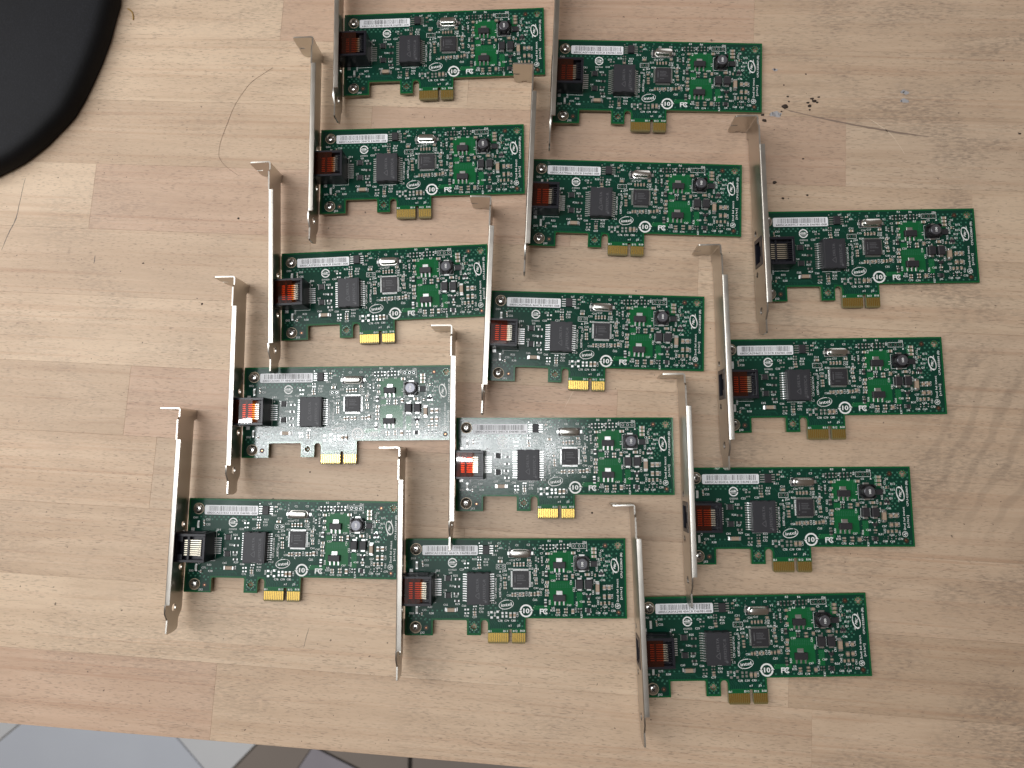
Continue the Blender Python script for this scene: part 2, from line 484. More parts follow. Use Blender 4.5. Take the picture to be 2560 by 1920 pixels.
TEXTS = [('J31', 19.17, 16.95, 0), ('U3', 26.11, 18.05, 0), ('U4', 23.37, 27.2, 0), ('R25', 28.84, 19.55, 0), ('R26', 26.93, 24.91, 0), ('R27', 29.2, 30.39, 0), ('R29', 30.03, 34.36, 0), ('C23', 32.14, 16.34, 0), ('C14', 33.21, 11.84, 0), ('DS1', 5.99, 10.5, 0), ('C13', 12.96, 11.46, 0), ('C22', 13.2, 14.12, 0), ('R32', 15.17, 35.9, 0), ('C75', 12.11, 37.51, 0), ('R38', 15.99, 39.2, 0), ('DS2', 5.4, 39.2, 0), ('J32', 11.18, 49.17, 0), ('C65', 23.63, 34.75, 0), ('C66', 33.42, 35.23, 0), ('R33', 42.91, 34.85, 0), ('R34', 42.9, 36.67, 0), ('C72', 42.6, 38.36, 0), ('C76', 34.66, 40.5, 0), ('C77', 39.17, 41.12, 0), ('C21', 39.15, 15.98, 0), ('R10', 39.0, 10.92, 0), ('R13', 45.61, 11.0, 0), ('R16', 45.13, 12.4, 0), ('C19', 45.17, 13.99, 0), ('R11', 49.71, 8.64, 0), ('R9', 53.26, 5.05, 0), ('C1', 52.15, 2.53, 0), ('U1', 47.27, 2.39, 0), ('C11', 52.98, 10.24, 0), ('C15', 57.35, 13.08, 0), ('J24', 55.13, 16.97, 0), ('R20', 58.4, 16.16, 0), ('C32', 52.09, 19.46, 0), ('C25', 55.36, 19.07, 0), ('C36', 57.48, 20.84, 90), ('C31', 53.24, 21.33, 90), ('C39', 53.09, 24.71, 90), ('C43', 52.64, 27.25, 90), ('R28', 52.77, 29.52, 90), ('C40', 50.43, 22.05, 90), ('C48', 50.5, 27.32, 90), ('C59', 50.31, 30.3, 90), ('C49', 50.43, 24.69, 90), ('L2', 49.95, 33.71, 0), ('C50', 57.47, 29.83, 0), ('R39', 46.6, 39.34, 90), ('R40', 49.88, 39.58, 90), ('C81', 61.92, 39.88, 90), ('C64', 9.56, 34.61, 90), ('C2', 61.85, 3.55, 0), ('C3', 67.95, 3.37, 0), ('Y1', 71.01, 5.51, 0), ('R2', 79.23, 1.26, 0), ('R6', 85.52, 1.43, 0), ('R1', 74.62, 4.52, 90), ('R8', 90.39, 3.52, 90), ('R4', 82.44, 6.87, 0), ('R7', 87.55, 6.89, 0), ('R5', 82.67, 4.03, 90), ('R3', 80.39, 7.64, 90), ('J26', 98.16, 1.94, 0), ('C7', 75.04, 7.87, 0), ('C5', 94.85, 6.39, 0), ('C9', 77.78, 12.31, 0), ('C20', 78.13, 15.79, 0), ('R14', 72.05, 10.79, 90), ('R17', 72.14, 14.85, 90), ('R18', 75.2, 10.7, 90), ('C16', 59.65, 11.46, 0), ('C17', 62.65, 11.15, 0), ('C10', 68.41, 13.1, 0), ('C18', 68.19, 14.37, 0), ('EU2', 69.44, 15.89, 0), ('R12', 110.52, 9.09, 0), ('R15', 110.21, 12.09, 0), ('R19', 109.2, 14.41, 0), ('Q1', 108.99, 16.59, 0), ('R22', 104.43, 16.13, 90), ('EU1', 105.86, 12.93, 90), ('C6', 107.3, 6.44, 0), ('C8', 105.05, 10.84, 0), ('C12', 106.32, 8.41, 90), ('C30', 93.93, 18.85, 0), ('C29', 89.69, 17.54, 0), ('R24', 83.86, 18.6, 0), ('C33', 81.07, 22.13, 0), ('C34', 90.57, 23.16, 90), ('C26', 102.96, 22.66, 90), ('C25', 101.82, 18.5, 90), ('C24', 72.27, 16.15, 0), ('C27', 71.28, 18.08, 0), ('C35', 71.68, 20.88, 0), ('C38', 69.86, 24.07, 90), ('C41', 71.86, 26.0, 0), ('C47', 74.9, 26.54, 0), ('C42', 77.53, 24.17, 0), ('C37', 75.5, 22.31, 90), ('C56', 77.86, 28.36, 0), ('C55', 71.31, 32.14, 0), ('R30', 79.16, 33.39, 90), ('U5', 80.99, 36.29, 0), ('R35', 80.78, 37.58, 0), ('C73', 83.32, 39.86, 0), ('C74', 87.22, 40.04, 0), ('C67', 89.45, 34.79, 0), ('R36', 93.48, 34.13, 90), ('R37', 95.96, 40.2, 90), ('R31', 102.71, 35.22, 0), ('U6', 99.76, 39.38, 0), ('C60', 96.43, 32.99, 0), ('Q2', 97.4, 28.71, 0), ('CR2', 92.06, 26.75, 90), ('CR1', 102.28, 28.27, 90), ('C57', 104.84, 31.05, 0), ('C62', 104.8, 33.59, 90), ('C58', 112.27, 30.32, 90), ('C45', 112.29, 25.34, 90), ('C61', 112.38, 34.73, 90), ('C63', 108.4, 35.55, 0), ('C68', 104.7, 38.8, 0), ('C69', 108.44, 38.91, 0), ('C70', 112.75, 37.66, 0), ('C46', 107.57, 21.78, 0), ('L1', 91.45, 13.9, 90), ('U2', 80.47, 17.76, 0), ('R23', 75.77, 18.44, 90), ('C51', 62.13, 29.57, 90), ('C52', 64.47, 29.32, 90), ('C53', 66.87, 29.07, 90), ('C54', 68.42, 29.19, 90), ('C49', 74.6, 28.82, 90), ('C71', 92.98, 37.45, 90), ('C44', 109.66, 25.42, 90), ('C78', 52.75, 42.97, 0), ('C79', 56.2, 42.97, 0), ('C80', 59.76, 42.85, 0), ('x1', 57.86, 45.38, 0), ('J5', 62.61, 45.34, 0), ('B1', 47.24, 48.32, 0), ('B11', 55.56, 48.22, 0), ('B12', 60.72, 48.22, 0), ('B18', 64.58, 48.09, 0)]

# ------------------------------------------------------------------ the bench top, its staves one by one
BX, BY, BROT = -301.6, -148.6, -0.0498
bench = bpy.data.objects.new('workbench_top', None)
COL.objects.link(bench)
bench.location = (BX * MM, BY * MM, 0)
bench.rotation_euler = (0, 0, BROT)
tag(bench, 'worn pale beech workbench top of glued staves under all the network cards', 'workbench')


def bench_to_world(a, b_):
    c, s = math.cos(BROT), math.sin(BROT)
    return BX + a * c - b_ * s, BY + a * s + b_ * c


ROW = 40.2
# where staves meet end to end in each row (mm along the row)
JOINTS = {0: [119, 436], 1: [-30, 424], 2: [250, 610], 3: [71, 395], 4: [51, 330, 560], 5: [-40, 268, 490], 6: [150, 372, 640],
          7: [15, 300, 520], 8: [180, 452], 9: [-10, 236, 575], 10: [120, 400], 11: [60, 330, 600], 12: [200, 500]}
TINT = {'pale': (0.660, 0.518, 0.382), 'mid': (0.610, 0.468, 0.342), 'pink': (0.585, 0.428, 0.320), 'tan': (0.562, 0.424, 0.304), 'grey': (0.580, 0.452, 0.336)}
TROW = {0: ['pink', 'mid', 'mid'], 1: ['mid', 'pale', 'tan'], 2: ['mid', 'mid', 'tan'], 3: ['mid', 'grey', 'mid', 'tan'], 4: ['mid', 'pink', 'mid', 'tan'],
        5: ['pale', 'pale', 'mid', 'grey'], 6: ['mid', 'mid', 'pale', 'mid'], 7: ['pale', 'pink', 'mid', 'pale'], 8: ['mid', 'pink', 'grey'],
        9: ['pale', 'pale', 'mid', 'grey'], 10: ['pale', 'pink', 'mid'], 11: ['mid', 'pale', 'mid', 'grey'], 12: ['pale', 'mid', 'mid']}
rs = random.Random(5)
for r in range(13):
    cuts = [-160] + JOINTS[r] + [760]
    cuts = sorted(set(cuts))
    for k in range(len(cuts) - 1):
        a0, a1 = cuts[k] + 0.02, cuts[k + 1] - 0.02
        cx, cy = (a0 + a1) / 2, (r + 0.5) * ROW
        mb = MB()
        mb.box(a0 - cx, a1 - cx, -ROW / 2 + 0.02, ROW / 2 - 0.02, -30, 0, c=0.08)
        o = link('stave', mb.mesh('stave', ['beech']), bench, (cx, cy, -rs.uniform(0.005, 0.03)))
        t = TINT[TROW[r][k % len(TROW[r])]]
        j = rs.uniform(0.96, 1.03)
        o.color = (t[0] * j, t[1] * j, t[2] * j, 1)

# ------------------------------------------------------------------ the floor far below the front edge
M['tile_white'] = simple('tile_white', (0.88, 0.91, 0.95), 0.35, vary=(9, 0.04))
M['tile_pale'] = simple('tile_pale', (0.78, 0.84, 0.96), 0.4, vary=(7, 0.07))
M['tile_brown'] = simple('tile_brown', (0.33, 0.285, 0.255), 0.5, vary=(9, 0.08))
M['tile_lilac'] = simple('tile_lilac', (0.42, 0.40, 0.45), 0.5, vary=(12, 0.12))
M['grout'] = simple('grout', (0.33, 0.30, 0.26), 0.8)
M['gap'] = simple('gap_dark', (0.03, 0.024, 0.02), 0.8)
FZ = -850
mb = MB(); mb.rect(0, 0, 6000, 6000, 0)
floor = link('floor', mb.mesh('floor', ['grout']), None, (-600, -900, FZ - 4), kind='structure')


def fx(kind, y):
    return {'g1': -1002 + 1.207 * (y + 525), 'g2': -668 - 1.02 * (y + 512), 'dk': -523 + 0.95 * (y + 520),
            'b3': -424 + 0.677 * (y + 526), 'l2': -410 - 2.33 * (y + 523), 'v': -244.0}[kind]


def tile(pts, mat, z=0.0):
    mb_ = MB()
    cx = sum(p_[0] for p_ in pts) / len(pts); cy = sum(p_[1] for p_ in pts) / len(pts)
    mb_.prism([[(x - cx, y - cy) for x, y in pts]], -4, 0)
    return link('tile', mb_.mesh('tile', [mat]), floor, (cx + 600, cy + 900, 4 + z))


G = 2.2
YT, YM = -440, -589
tile([(fx('g1', YT) - G, YT), (-1400, YT), (-1400, -850), (fx('g1', -850) - G, -850)], 'tile_white')
tile([(fx('g1', YT) + G, YT), (fx('g1', -900) + G, -900), (fx('dk', -900) - 1, -900), (fx('g2', YM) - G - 1, YM), (fx('g2', YT) - G, YT)][::-1], 'tile_pale')
tile([(fx('g2', YT) + G, YT), (fx('g2', YM + 2), YM + 2), (fx('dk', YT) - 1, YT)], 'tile_white')
mb = MB(); mb.prism([[(fx('dk', YT), YT), (fx('dk', -900), -900), (400, -900), (400, YT)]], -4, -1)
link('dark_gap', mb.mesh('dark_gap', ['gap']), floor, (600, 900, 4))
tile([(fx('dk', -900) + 1, -900), (fx('b3', -900) - 1, -900), (fx('b3', -519) - 1, -519), (fx('l2', -519) - 9, -519), (fx('dk', -489) + 2, -489)][::-1], 'tile_brown')
tile([(fx('b3', -521) + 1, -521), (fx('b3', -900) + 1, -900), (-200, -900), (-247, -600), (fx('l2', -594) - 6, -594)], 'tile_lilac', -0.4)
tile([(fx('l2', -480) + 6, -480), (fx('l2', -592) + 4, -592), (-248, -594), (-248, -480)], 'tile_brown')
tile([(-240, -400), (-240, -900), (400, -900), (400, -400)], 'tile_brown')

# ------------------------------------------------------------------ network card: shared meshes
ZT = 4.45          # top of the board above the bench at the bracket
TH = 1.55
V = lambda v: -v   # board rows run down the picture
PCB_OUT = [(1.8, 0), (119.95, 0), (119.95, 41.7), (66.3, 41.7), (66.3, 54.0), (65.7, 54.7), (59.3, 54.7), (58.9, 54.0), (58.9, 47.9)] + \
    [(58.05 + 0.85 * math.cos(math.radians(a)), 47.2 - 0.85 * math.sin(math.radians(a))) for a in (20, 60, 90, 120, 160)] + \
    [(57.2, 47.9), (57.2, 54.0), (56.8, 54.7), (46.8, 54.7), (46.2, 54.0), (46.2, 44.9)] + \
    [(44.35 + 1.85 * math.cos(math.radians(a)), 44.5 - 1.85 * math.sin(math.radians(a))) for a in (15, 45, 75, 105, 135, 165)] + \
    [(42.5, 44.9), (42.5, 50.5), (35.0, 50.5), (35.0, 43.2), (34.5, 42.7), (17.2, 42.7), (16.8, 43.2), (16.8, 50.7), (1.8, 50.7)]
PCB_OUT = [(x, -y) for x, y in PCB_OUT]
H_TAB = (38.65, -46.05, 1.6)
H_COR = (115.9, -3.9, 1.65)
H_SM = [(51.98, -14.75, 0.55), (54.4, -14.7, 0.55), (92.75, -4.0, 0.6), (95.35, -4.0, 0.6), (97.75, -4.0, 0.6)]
SCREWS = [(7.4, -5.6), (7.6, -46.4)]

mb = MB()
holes = [circle(*H_TAB, 20), circle(*H_COR, 20)]
mb.prism([PCB_OUT] + holes, -TH, 0, 0, 1)
ME_BOARD = mb.mesh('circuit_board', ['mask', 'laminate'])

# ground plane (darker where copper lies under the mask)
mb = MB()
PL = [(2.7, 0.9), (119.0, 0.9), (119.0, 40.8), (65.4, 40.8), (65.4, 47.2), (47.2, 47.2), (47.2, 44.4), (46.6, 42.2), (42.2, 41.6), (41.6, 49.5), (36.0, 49.5), (36.0, 41.8), (15.9, 41.8), (15.9, 49.8), (2.7, 49.8)]
PL = [(x, -y) for x, y in PL]
mb.flat([PL, circle(H_TAB[0], H_TAB[1], 2.1), circle(H_COR[0], H_COR[1], 2.2)], 0.02)
ME_PLANE = mb.mesh('ground_plane', ['plane'])
mb = MB()
for x0, x1, y0, y1 in ((78.7, 91.8, 6.8, 17.7), (79.0, 91.9, 22.3, 35.0), (70.3, 79.4, 35.0, 37.4), (93.5, 96.6, 28.2, 36.0), (79.2, 83.0, 19.0, 21.8), (101.0, 104.2, 5.0, 10.8), (48.0, 65.0, 47.0, 47.4)):
    mb.box(x0, x1, -y1, -y0, 0.0, 0.034)
ME_POUR = mb.mesh('copper_pour', ['pour'])

# thieving squares and vias (too small to pick apart)
mb = MB()
BLOCK = [(10.4, 41.3, 3.2, 9.1), (56.8, 70.6, 5.2, 10.4), (91, 99.8, 2.4, 6.6), (112.4, 118.6, 8.4, 37), (4.0, 10.8, 2.3, 9.0), (4.0, 11.2, 43, 49.9), (58, 70, 15, 27)]


def blocked(x, y):
    return any(a <= x <= b_ and c <= y <= d for a, b_, c, d in BLOCK)


def squares(x0, x1, y0, y1, px=2.55, py=1.36, s=0.86, ph=0):
    j = 0
    y = y0
    while y <= y1 + 1e-6:
        x = x0 + (px / 2 if (j + ph) % 2 else 0)
        while x <= x1:
            if not blocked(x, y):
                mb.rect(x, -y, s, s * 0.92, 0.045)
            x += px
        y += py; j += 1


squares(9.0, 43, 10.0, 11.5)
squares(52, 56.5, 2.6, 5.5)
squares(43, 80, 1.7, 1.8, 5.1)
squares(70.4, 73.6, 3.4, 9.5)
squares(100.5, 118.5, 3.2, 7.2)
squares(106, 113, 8.5, 22.5)
squares(112.5, 118.6, 8, 10)
squares(68, 118, 39.9, 40.0, 3.1)
squares(14, 24, 37.8, 37.9)
squares(4, 14, 40.6, 42.0)
squares(12.5, 15.5, 42.5, 44.5)
squares(36.6, 41.2, 43.6, 48.8, 2.3, 1.3, 0.8)
squares(62, 65, 43.0, 46.5)
squares(116.5, 118.6, 37.5, 39.5)
squares(46.5, 51, 35.0, 37.0)
for i in range(12):
    for j in range(4):
        mb.rect(80.2 + i * 0.95, -(23.4 + j * 0.72), 0.34, 0.26, 0.05)
for i in range(9):
    for j in range(3):
        mb.rect(82 + i * 1.05, -(7.4 + j * 0.7) if j < 1 else -(19.4 + j * 0.7), 0.32, 0.24, 0.05)
for j in range(8):
    for i in range(2):
        mb.rect(89.6 + i * 0.8, -(8.6 + j * 0.75), 0.3, 0.24, 0.05)
for j in range(5):
    for i in range(3):
        mb.rect(94.2 + i * 0.85, -(28.9 + j * 0.8), 0.34, 0.28, 0.05)
for i in range(9):
    for j in range(2):
        mb.rect(71 + i * 0.9, -(35.6 + j * 0.9), 0.34, 0.28, 0.05)
ME_SQ = mb.mesh('copper_squares', ['square'])

# traces under the mask
mb = MB()
rt = random.Random(3)
for pts in ([(12.5, 39.1), (23.6, 38.9), (25, 39.2), (29.7, 39.15), (31.1, 40.97), (44, 41.06)],
            [(12.5, 39.6), (25, 39.7), (29.5, 39.6), (30.6, 41.0), (36, 41.2)],
            [(24, 24.3), (27, 25.3), (33, 25.2)], [(24, 23.9), (28, 24.7), (33, 24.8)],
            [(29.5, 28.4), (33, 28.7)], [(48.5, 11.0), (50.2, 13.0), (52, 14.0)], [(48, 40.3), (60, 27.6)], [(47, 40.6), (59.4, 27.6)],
            [(51, 36.6), (61, 26.8)], [(71, 34), (75.8, 29.6)], [(70.0, 33.4), (75.5, 28.4)], [(66, 3), (66, 6)], [(60.6, 3), (60.6, 6)],
            [(64.5, 40.4), (64.5, 44)], [(21.5, 27.4), (24, 29)], [(24.3, 18.2), (23.0, 19.2)], [(56, 22), (59, 22.6)], [(56, 20), (59, 21)], [(56, 24), (59, 24)]):
    mb.line([(x, -y) for x, y in pts], 0.24, 0.03)
for i in range(9):
    x = 48 + i * 1.0
    mb.line([(x, -47.6), (x, -(45.8 - (i % 3) * 0.5)), (x - 1.2 - 0.1 * i, -(43.6 - (i % 4) * 0.4))], 0.2, 0.03)
for i in range(5):
    x = 60.2 + i * 1.0
    mb.line([(x, -47.6), (x - 0.3, -46), (x - 1.4, -44.2)], 0.22, 0.03)
for k in range(70):
    x, y = rt.uniform(47, 79), rt.uniform(11, 34)
    if 58 < x < 70 and 15.5 < y < 27:
        continue
    d = rt.choice((0, 45, 90, 135)); l = rt.uniform(1.0, 3.2)
    mb.line([(x, -y), (x + l * math.cos(math.radians(d)), -y + l * math.sin(math.radians(d)))], 0.18, 0.03)
mb.outline(16.1, 27.2, -41.75, -40.5, 0.16, 0.03)
for i in range(1, 7):
    mb.line([(16.1 + i * 1.58, -41.75), (16.1 + i * 1.58, -40.5)], 0.16, 0.03)
ME_TR = mb.mesh('traces', ['trace'])

# solder pads, via dots, annular pads
mb = MB()
for u, v, w, d in PADS:
    mb.cbox(u, -v, w, d, 0, 0.09, c=0.04)
for k in range(150):
    x, y = rt.uniform(46, 112), rt.uniform(2, 40)
    if blocked(x, y) or (78 < x < 92 and 6 < y < 35):
        continue
    mb.rect(x, -y, 0.26, 0.26, 0.05)
for x, y, r in H_SM:
    mb.ring(x, y, r + 0.1, r + 0.1, 0.14, 0.06)
for k in range(10):
    for (cx, cy, rr) in ((H_COR[0], H_COR[1], 1.95), (H_TAB[0], H_TAB[1], 2.0)):
        a = k / 10 * 2 * math.pi
        mb.rect(cx + rr * math.cos(a), cy + rr * math.sin(a), 0.22, 0.22, 0.05)
ME_PADS = mb.mesh('solder_pads', ['tin'])
mb = MB()
for x, y, r in H_SM:
    mb.lathe(x, y, [(r * 0.75, 0.045), (r * 0.74, 0.05)], 12)  # flat dark discs paint the shade inside the holes
ME_HOLES = mb.mesh('pin_holes', ['dark'])
mb = MB()
mb.lathe(0, 0, [(1.32, 0.05), (1.3, 0.055)], 20, 0)
mb.lathe(0, 0, [(0.42, 0.056), (0.4, 0.07)], 12, 1)
ME_FID = mb.mesh('fiducial_mark', ['fid', 'copper'])

# one gold edge contact, shared by all
mb = MB()
mb.prism([[(-0.36, 0), (0.36, 0), (0.36, -4.1), (0.12, -4.7), (-0.12, -4.7), (-0.36, -4.1)][::-1]], 0.0, 0.06)
ME_CONTACT = mb.mesh('contact', ['gold'])
CONTACT_X = [46.85 + i * 0.985 for i in range(11)] + [59.6 + i * 1.0 for i in range(7)]
mb = MB()
for x0, x1 in ((46.22, 57.18), (58.92, 66.28)):
    mb.prism([[(x0, -49.2), (x1, -49.2), (x1, -54.0), (x1 - 0.5, -54.68), (x0 + 0.5, -54.68), (x0, -54.0)][::-1]], 0, 0.022)
ME_TONGUE = mb.mesh('bare_tongue', ['bare'])

# printed legend
SZ = 0.075
mb = MB()
for s, u, v, rot in TEXTS:
    mb.text(s, u, -v, 1.02, SZ, rot, width=0.78 * len(s), bold=0.05)
mb.text('D33025', 27.2, -16.5, 0.85, SZ, width=4.3)
mb.text('CPU-E25869 (B)', 117.5, -14.2, 1.0, SZ, 90, width=13.2, bold=0.05)
mb.text('2nd lvl intct', 115.2, -27.2, 1.05, SZ, 90, width=12.0, bold=0.05)
mb.text('[e1/e1]', 117.1, -28.7, 1.0, SZ, 90, width=6.2, bold=0.05)
# arrow-in-ring mark
cx, cy = 27.15, -12.8
mb.ring(cx, cy, 2.5, 2.5, 0.62, SZ, 8, 172)
mb.ring(cx, cy, 2.5, 2.5, 0.62, SZ, 188, 352)
mb.line([(cx - 2.4, cy), (cx + 1.2, cy)], 0.42, SZ)
mb.flat([[(cx + 0.4, cy + 1.0), (cx + 2.0, cy + 0.05), (cx + 0.4, cy + 0.30)][::-1]], SZ)
mb.line([(cx - 1.4, cy - 0.75), (cx + 1.5, cy - 0.75)], 0.32, SZ)
mb.line([(cx - 1.2, cy + 0.72), (cx + 0.6, cy + 0.72)], 0.28, SZ)
# intel mark
cx, cy = 56.0, -34.6
mb.ring(cx, cy, 4.05, 2.45, 0.34, SZ, 62, 415, 11, n=48, w1=0.2)
mb.ring(cx, cy + 0.04, 3.85, 2.3, 0.2, SZ, 180, 345, 11, n=24, w1=0.16)
mb.text('intel', cx, cy, 1.75, SZ, 7, width=5.5, bold=0.18)
# recycling ring with 10
cx, cy = 66.6, -37.8
mb.ring(cx, cy, 3.35, 3.35, 0.85, SZ, 14, 176)
mb.ring(cx, cy, 3.35, 3.35, 0.85, SZ, 194, 356)
mb.flat([[(cx + 2.0, cy + 0.1), (cx + 3.95, cy + 0.1), (cx + 2.95, cy + 1.2)]], SZ + 0.004)
mb.flat([[(cx - 2.0, cy - 0.1), (cx - 3.95, cy - 0.1), (cx - 2.95, cy - 1.2)]], SZ + 0.004)
mb.text('10', cx, cy, 2.5, SZ, 0, width=3.0, bold=0.28)
# FC mark
cx, cy = 76.1, -38.1
mb.line([(cx - 1.95, cy - 1.35), (cx - 1.95, cy + 1.35)], 0.62, SZ)
mb.line([(cx - 2.2, cy + 1.1), (cx - 0.2, cy + 1.1)], 0.56, SZ + 0.003)
mb.line([(cx - 2.2, cy + 0.1), (cx - 0.5, cy + 0.1)], 0.52, SZ + 0.003)
mb.ring(cx + 0.95, cy, 1.5, 1.5, 0.58, SZ + 0.006, 45, 315, n=24)
mb.ring(cx + 1.25, cy, 0.72, 0.72, 0.34, SZ + 0.008, 50, 310, n=16)
# MIC swirl
cx, cy = 114.05, -14.3
mb.ring(cx, cy, 2.05, 3.9, 0.22, SZ, 95, 285, 12, n=30, w1=0.85)
mb.ring(cx, cy, 2.05, 3.9, 0.22, SZ, -85, 105, 12, n=30, w1=0.85)
mb.flat([[(cx + 0.7, cy + 3.6), (cx + 0.95, cy + 4.6), (cx + 1.3, cy + 2.5)][::-1]], SZ + 0.003)
mb.flat([[(cx - 0.7, cy - 3.6), (cx - 0.95, cy - 4.6), (cx - 1.3, cy - 2.5)][::-1]], SZ + 0.003)
mb.text('MIC', cx, cy, 1.25, SZ, 78, width=3.0, shear=0.25, bold=0.14)
mb.ring(115.2, -35.2, 1.45, 1.45, 0.24, SZ)
mb.text('N', 115.2, -35.2, 1.5, SZ, 55, width=1.2, bold=0.12)
# part outlines
mb.outline(50.7, 55.7, -16.05, -13.6, 0.17, SZ)
mb.outline(91.35, 99.3, -5.3, -2.8, 0.17, SZ)
mb.line([(57.4, -10.0), (69.3, -10.0), (69.3, -5.6)], 0.16, SZ)
mb.line([(57.4, -10.0), (57.4, -5.6), (58.6, -5.6)], 0.16, SZ)
mb.line([(36.2, -34.45), (46.0, -34.35)], 0.18, SZ)
mb.line([(92.3, -9.3), (92.3, -17.0), (100.2, -17.0), (100.2, -15)], 0.16, SZ)
mb.line([(92.3, -9.3), (93.2, -9.3)], 0.16, SZ)
mb.line([(93.0, -21.6), (93.0, -26.4), (93.9, -26.4)], 0.16, SZ)
mb.line([(97.9, -21.6), (97.9, -26.4), (98.8, -26.4)], 0.16, SZ)
mb.line([(18.3, -33.5), (18.3, -17.8), (17.6, -17.8)], 0.16, SZ)
mb.line([(10, -33.75), (18.3, -33.75), (18.3, -31)], 0.16, SZ)
for x, y in ((52.8, -17.4), (99.25, -6.2)):
    mb.flat([[(x - 0.5, y - 0.5), (x + 0.5, y - 0.5), (x, y + 0.6)]], SZ)
mb.flat([[(19.0, -19.1), (19.9, -19.1), (19.45, -20.1)][::-1]], SZ)
ME_SILK = mb.mesh('silkscreen_print', ['silk'])

# ---- bracket (sheet steel 0.8 mm)
mb = MB()
plate = [(-44.6, 0.2), (-44.0, 0.6), (-43.0, 2.8), (-42.4, 3.2), (58.6, 3.2), (60.2, 3.6), (63.6, 6.3), (68.2, 6.5), (69.4, 7.4), (70.2, 10.2),
         (70.2, 16.4), (69.6, 17.3), (63.0, 17.0), (59.0, 19.7), (54.5, 19.8), (54.5, 18.6), (-32.0, 18.6), (-32.0, 19.7), (-42.8, 19.7), (-44.2, 18.2), (-44.6, 18.2)]
cut = [circle(13.8, 7.6, 1.55, 18), circle(36.7, 7.6, 1.55, 18), circle(57.3, 11.5, 2.0, 18), [(17.4, 5.7), (33.2, 5.7), (33.2, 16.7), (17.4, 16.7)]]
mb.prism([plate] + cut, 0.0, 0.8, fn=lambda a, b_, h: (h, -a, b_))
# rolled lip along the upper edge
lip = [(0, 18.6)] + [(0.8 + 0.8 * math.cos(math.radians(a)), 19.0 + 0.98 * math.sin(math.radians(a))) for a in (180, 157, 135, 112, 90)] + \
      [(2.9, 19.98), (3.0, 19.85), (3.0, 19.2), (1.0, 19.2), (0.8, 19.0), (0.8, 18.6)]
mb.prism([lip[::-1]], -54.5, 32.0, fn=lambda a, b_, h: (a, h, b_))
# bend into the mounting tab
R0, R1 = 1.3, 0.5
bend = [(0.8, 44.6)] + [(-0.5 + R0 * math.cos(math.radians(a)), 48.0 + R0 * math.sin(math.radians(a))) for a in (0, 20, 40, 60, 80, 90)] + \
       [(-1.2, 49.3), (-1.2, 48.5)] + [(-0.5 + R1 * math.cos(math.radians(a)), 48.0 + R1 * math.sin(math.radians(a))) for a in (90, 60, 30, 0)] + [(0.0, 44.6)]
mb.prism([bend], 0.2, 18.2)
tab = [(-1.2, 0.2), (-1.2, 18.2)] + arc(-10.2, 17.2, 1.0, 90, 180, 4) + [(-11.2, 9.0), (-8.0, 9.0)] + arc(-8.0, 8.45, 0.55, 90, -90, 4)[1:-1] + [(-8.0, 7.9), (-11.0, 7.9), (-11.0, 3.6)] + \
      arc(-8.2, 3.0, 2.8, 180, 270, 5) + [(-6.6, 0.2), (-6.4, 1.6), (-3.6, 1.6), (-3.4, 0.2)]
mb.prism([tab], -49.3, -48.5, fn=lambda a, b_, h: (a, -h, b_))
# fixing ears folded under the board
mb.box(0.8, 11.0, -9.2, -1.0, ZT - TH - 0.85, ZT - TH - 0.06)
mb.box(0.8, 11.0, -50.4, -42.6, ZT - TH - 0.85, ZT - TH - 0.06)
ME_BRACKET = mb.mesh('bracket', ['steel'], smooth=True)

# ---- screw
mb = MB()
mb.ring(0, 0, 3.1, 3.1, 0.6, 0.01, mi=2)
mb.lathe(0, 0, [(2.7, 0.0), (2.75, 0.35), (2.62, 0.85), (2.3, 1.3), (1.7, 1.62), (1.0, 1.75)], 28, 0)
for w, h_ in ((2.1, 0.42), (0.42, 2.1)):
    mb.cbox(0, 0, w, h_, 1.0, 1.775 if w > 1 else 1.78, 1)  # dark cross paints the shade of the driver recess
mb.cbox(0, 0, 0.8, 0.8, 1.0, 1.785, 1)
ME_SCREW = mb.mesh('screw', ['screw', 'dark', 'ringpad'], smooth=True)

# ---- RJ45 jack: open-topped shell
JU0, JU1, JV0, JV1, JH = 0.15, 17.7, 18.0, 33.1, 11.4
mb = MB()
mb.box(6.5, JU1, -JV1, -JV0, 0, 7.6)                        # body below the well
mb.box(JU0, 6.5, -JV1, -JV0, 0, 1.9)                        # floor, sides and roof of the plug opening
mb.box(JU0, 6.5, -JV0 - 1.6, -JV0, 1.9, 7.6)
mb.box(JU0, 6.5, -JV1, -JV1 + 1.6, 1.9, 7.6)
mb.box(2.2, 6.5, -JV1 + 1.6, -JV0 - 1.6, 7.0, 7.6)
mb.prism([[(17.55, 1.35), (33.05, 1.35), (33.05, 12.1), (17.55, 12.1)], [(19.6, 2.4), (19.6, 9.2), (22.6, 9.2), (22.6, 10.8), (28.4, 10.8), (28.4, 9.2), (31.2, 9.2), (31.2, 2.4)]], -0.25, 0.85, fn=lambda a, b_, h: (h, -a, b_))
mb.box(0.85, JU1, -JV0 - 1.5, -JV0, 7.6, JH, c=0.15)        # long walls
mb.box(0.85, JU1, -JV1, -JV1 + 1.5, 7.6, JH, c=0.15)
mb.box(JU1 - 1.3, JU1, -JV1 + 1.5, -JV0 - 1.5, 7.6, JH, c=0.15)
mb.box(0.85, 2.2, -JV1 + 1.5, -JV0 - 1.5, 7.6, JH - 0.1, c=0.15)
mb.box(7.6, 8.6, -JV1 + 1.5, -JV0 - 1.5, 7.6, JH - 1.3)    # cross bar over the contacts
mb.box(2.2, 5.2, -JV0 - 4.2, -JV0 - 1.5, 7.6, JH - 0.6)
mb.box(2.2, 5.2, -JV1 + 1.5, -JV1 + 4.2, 7.6, JH - 0.6)
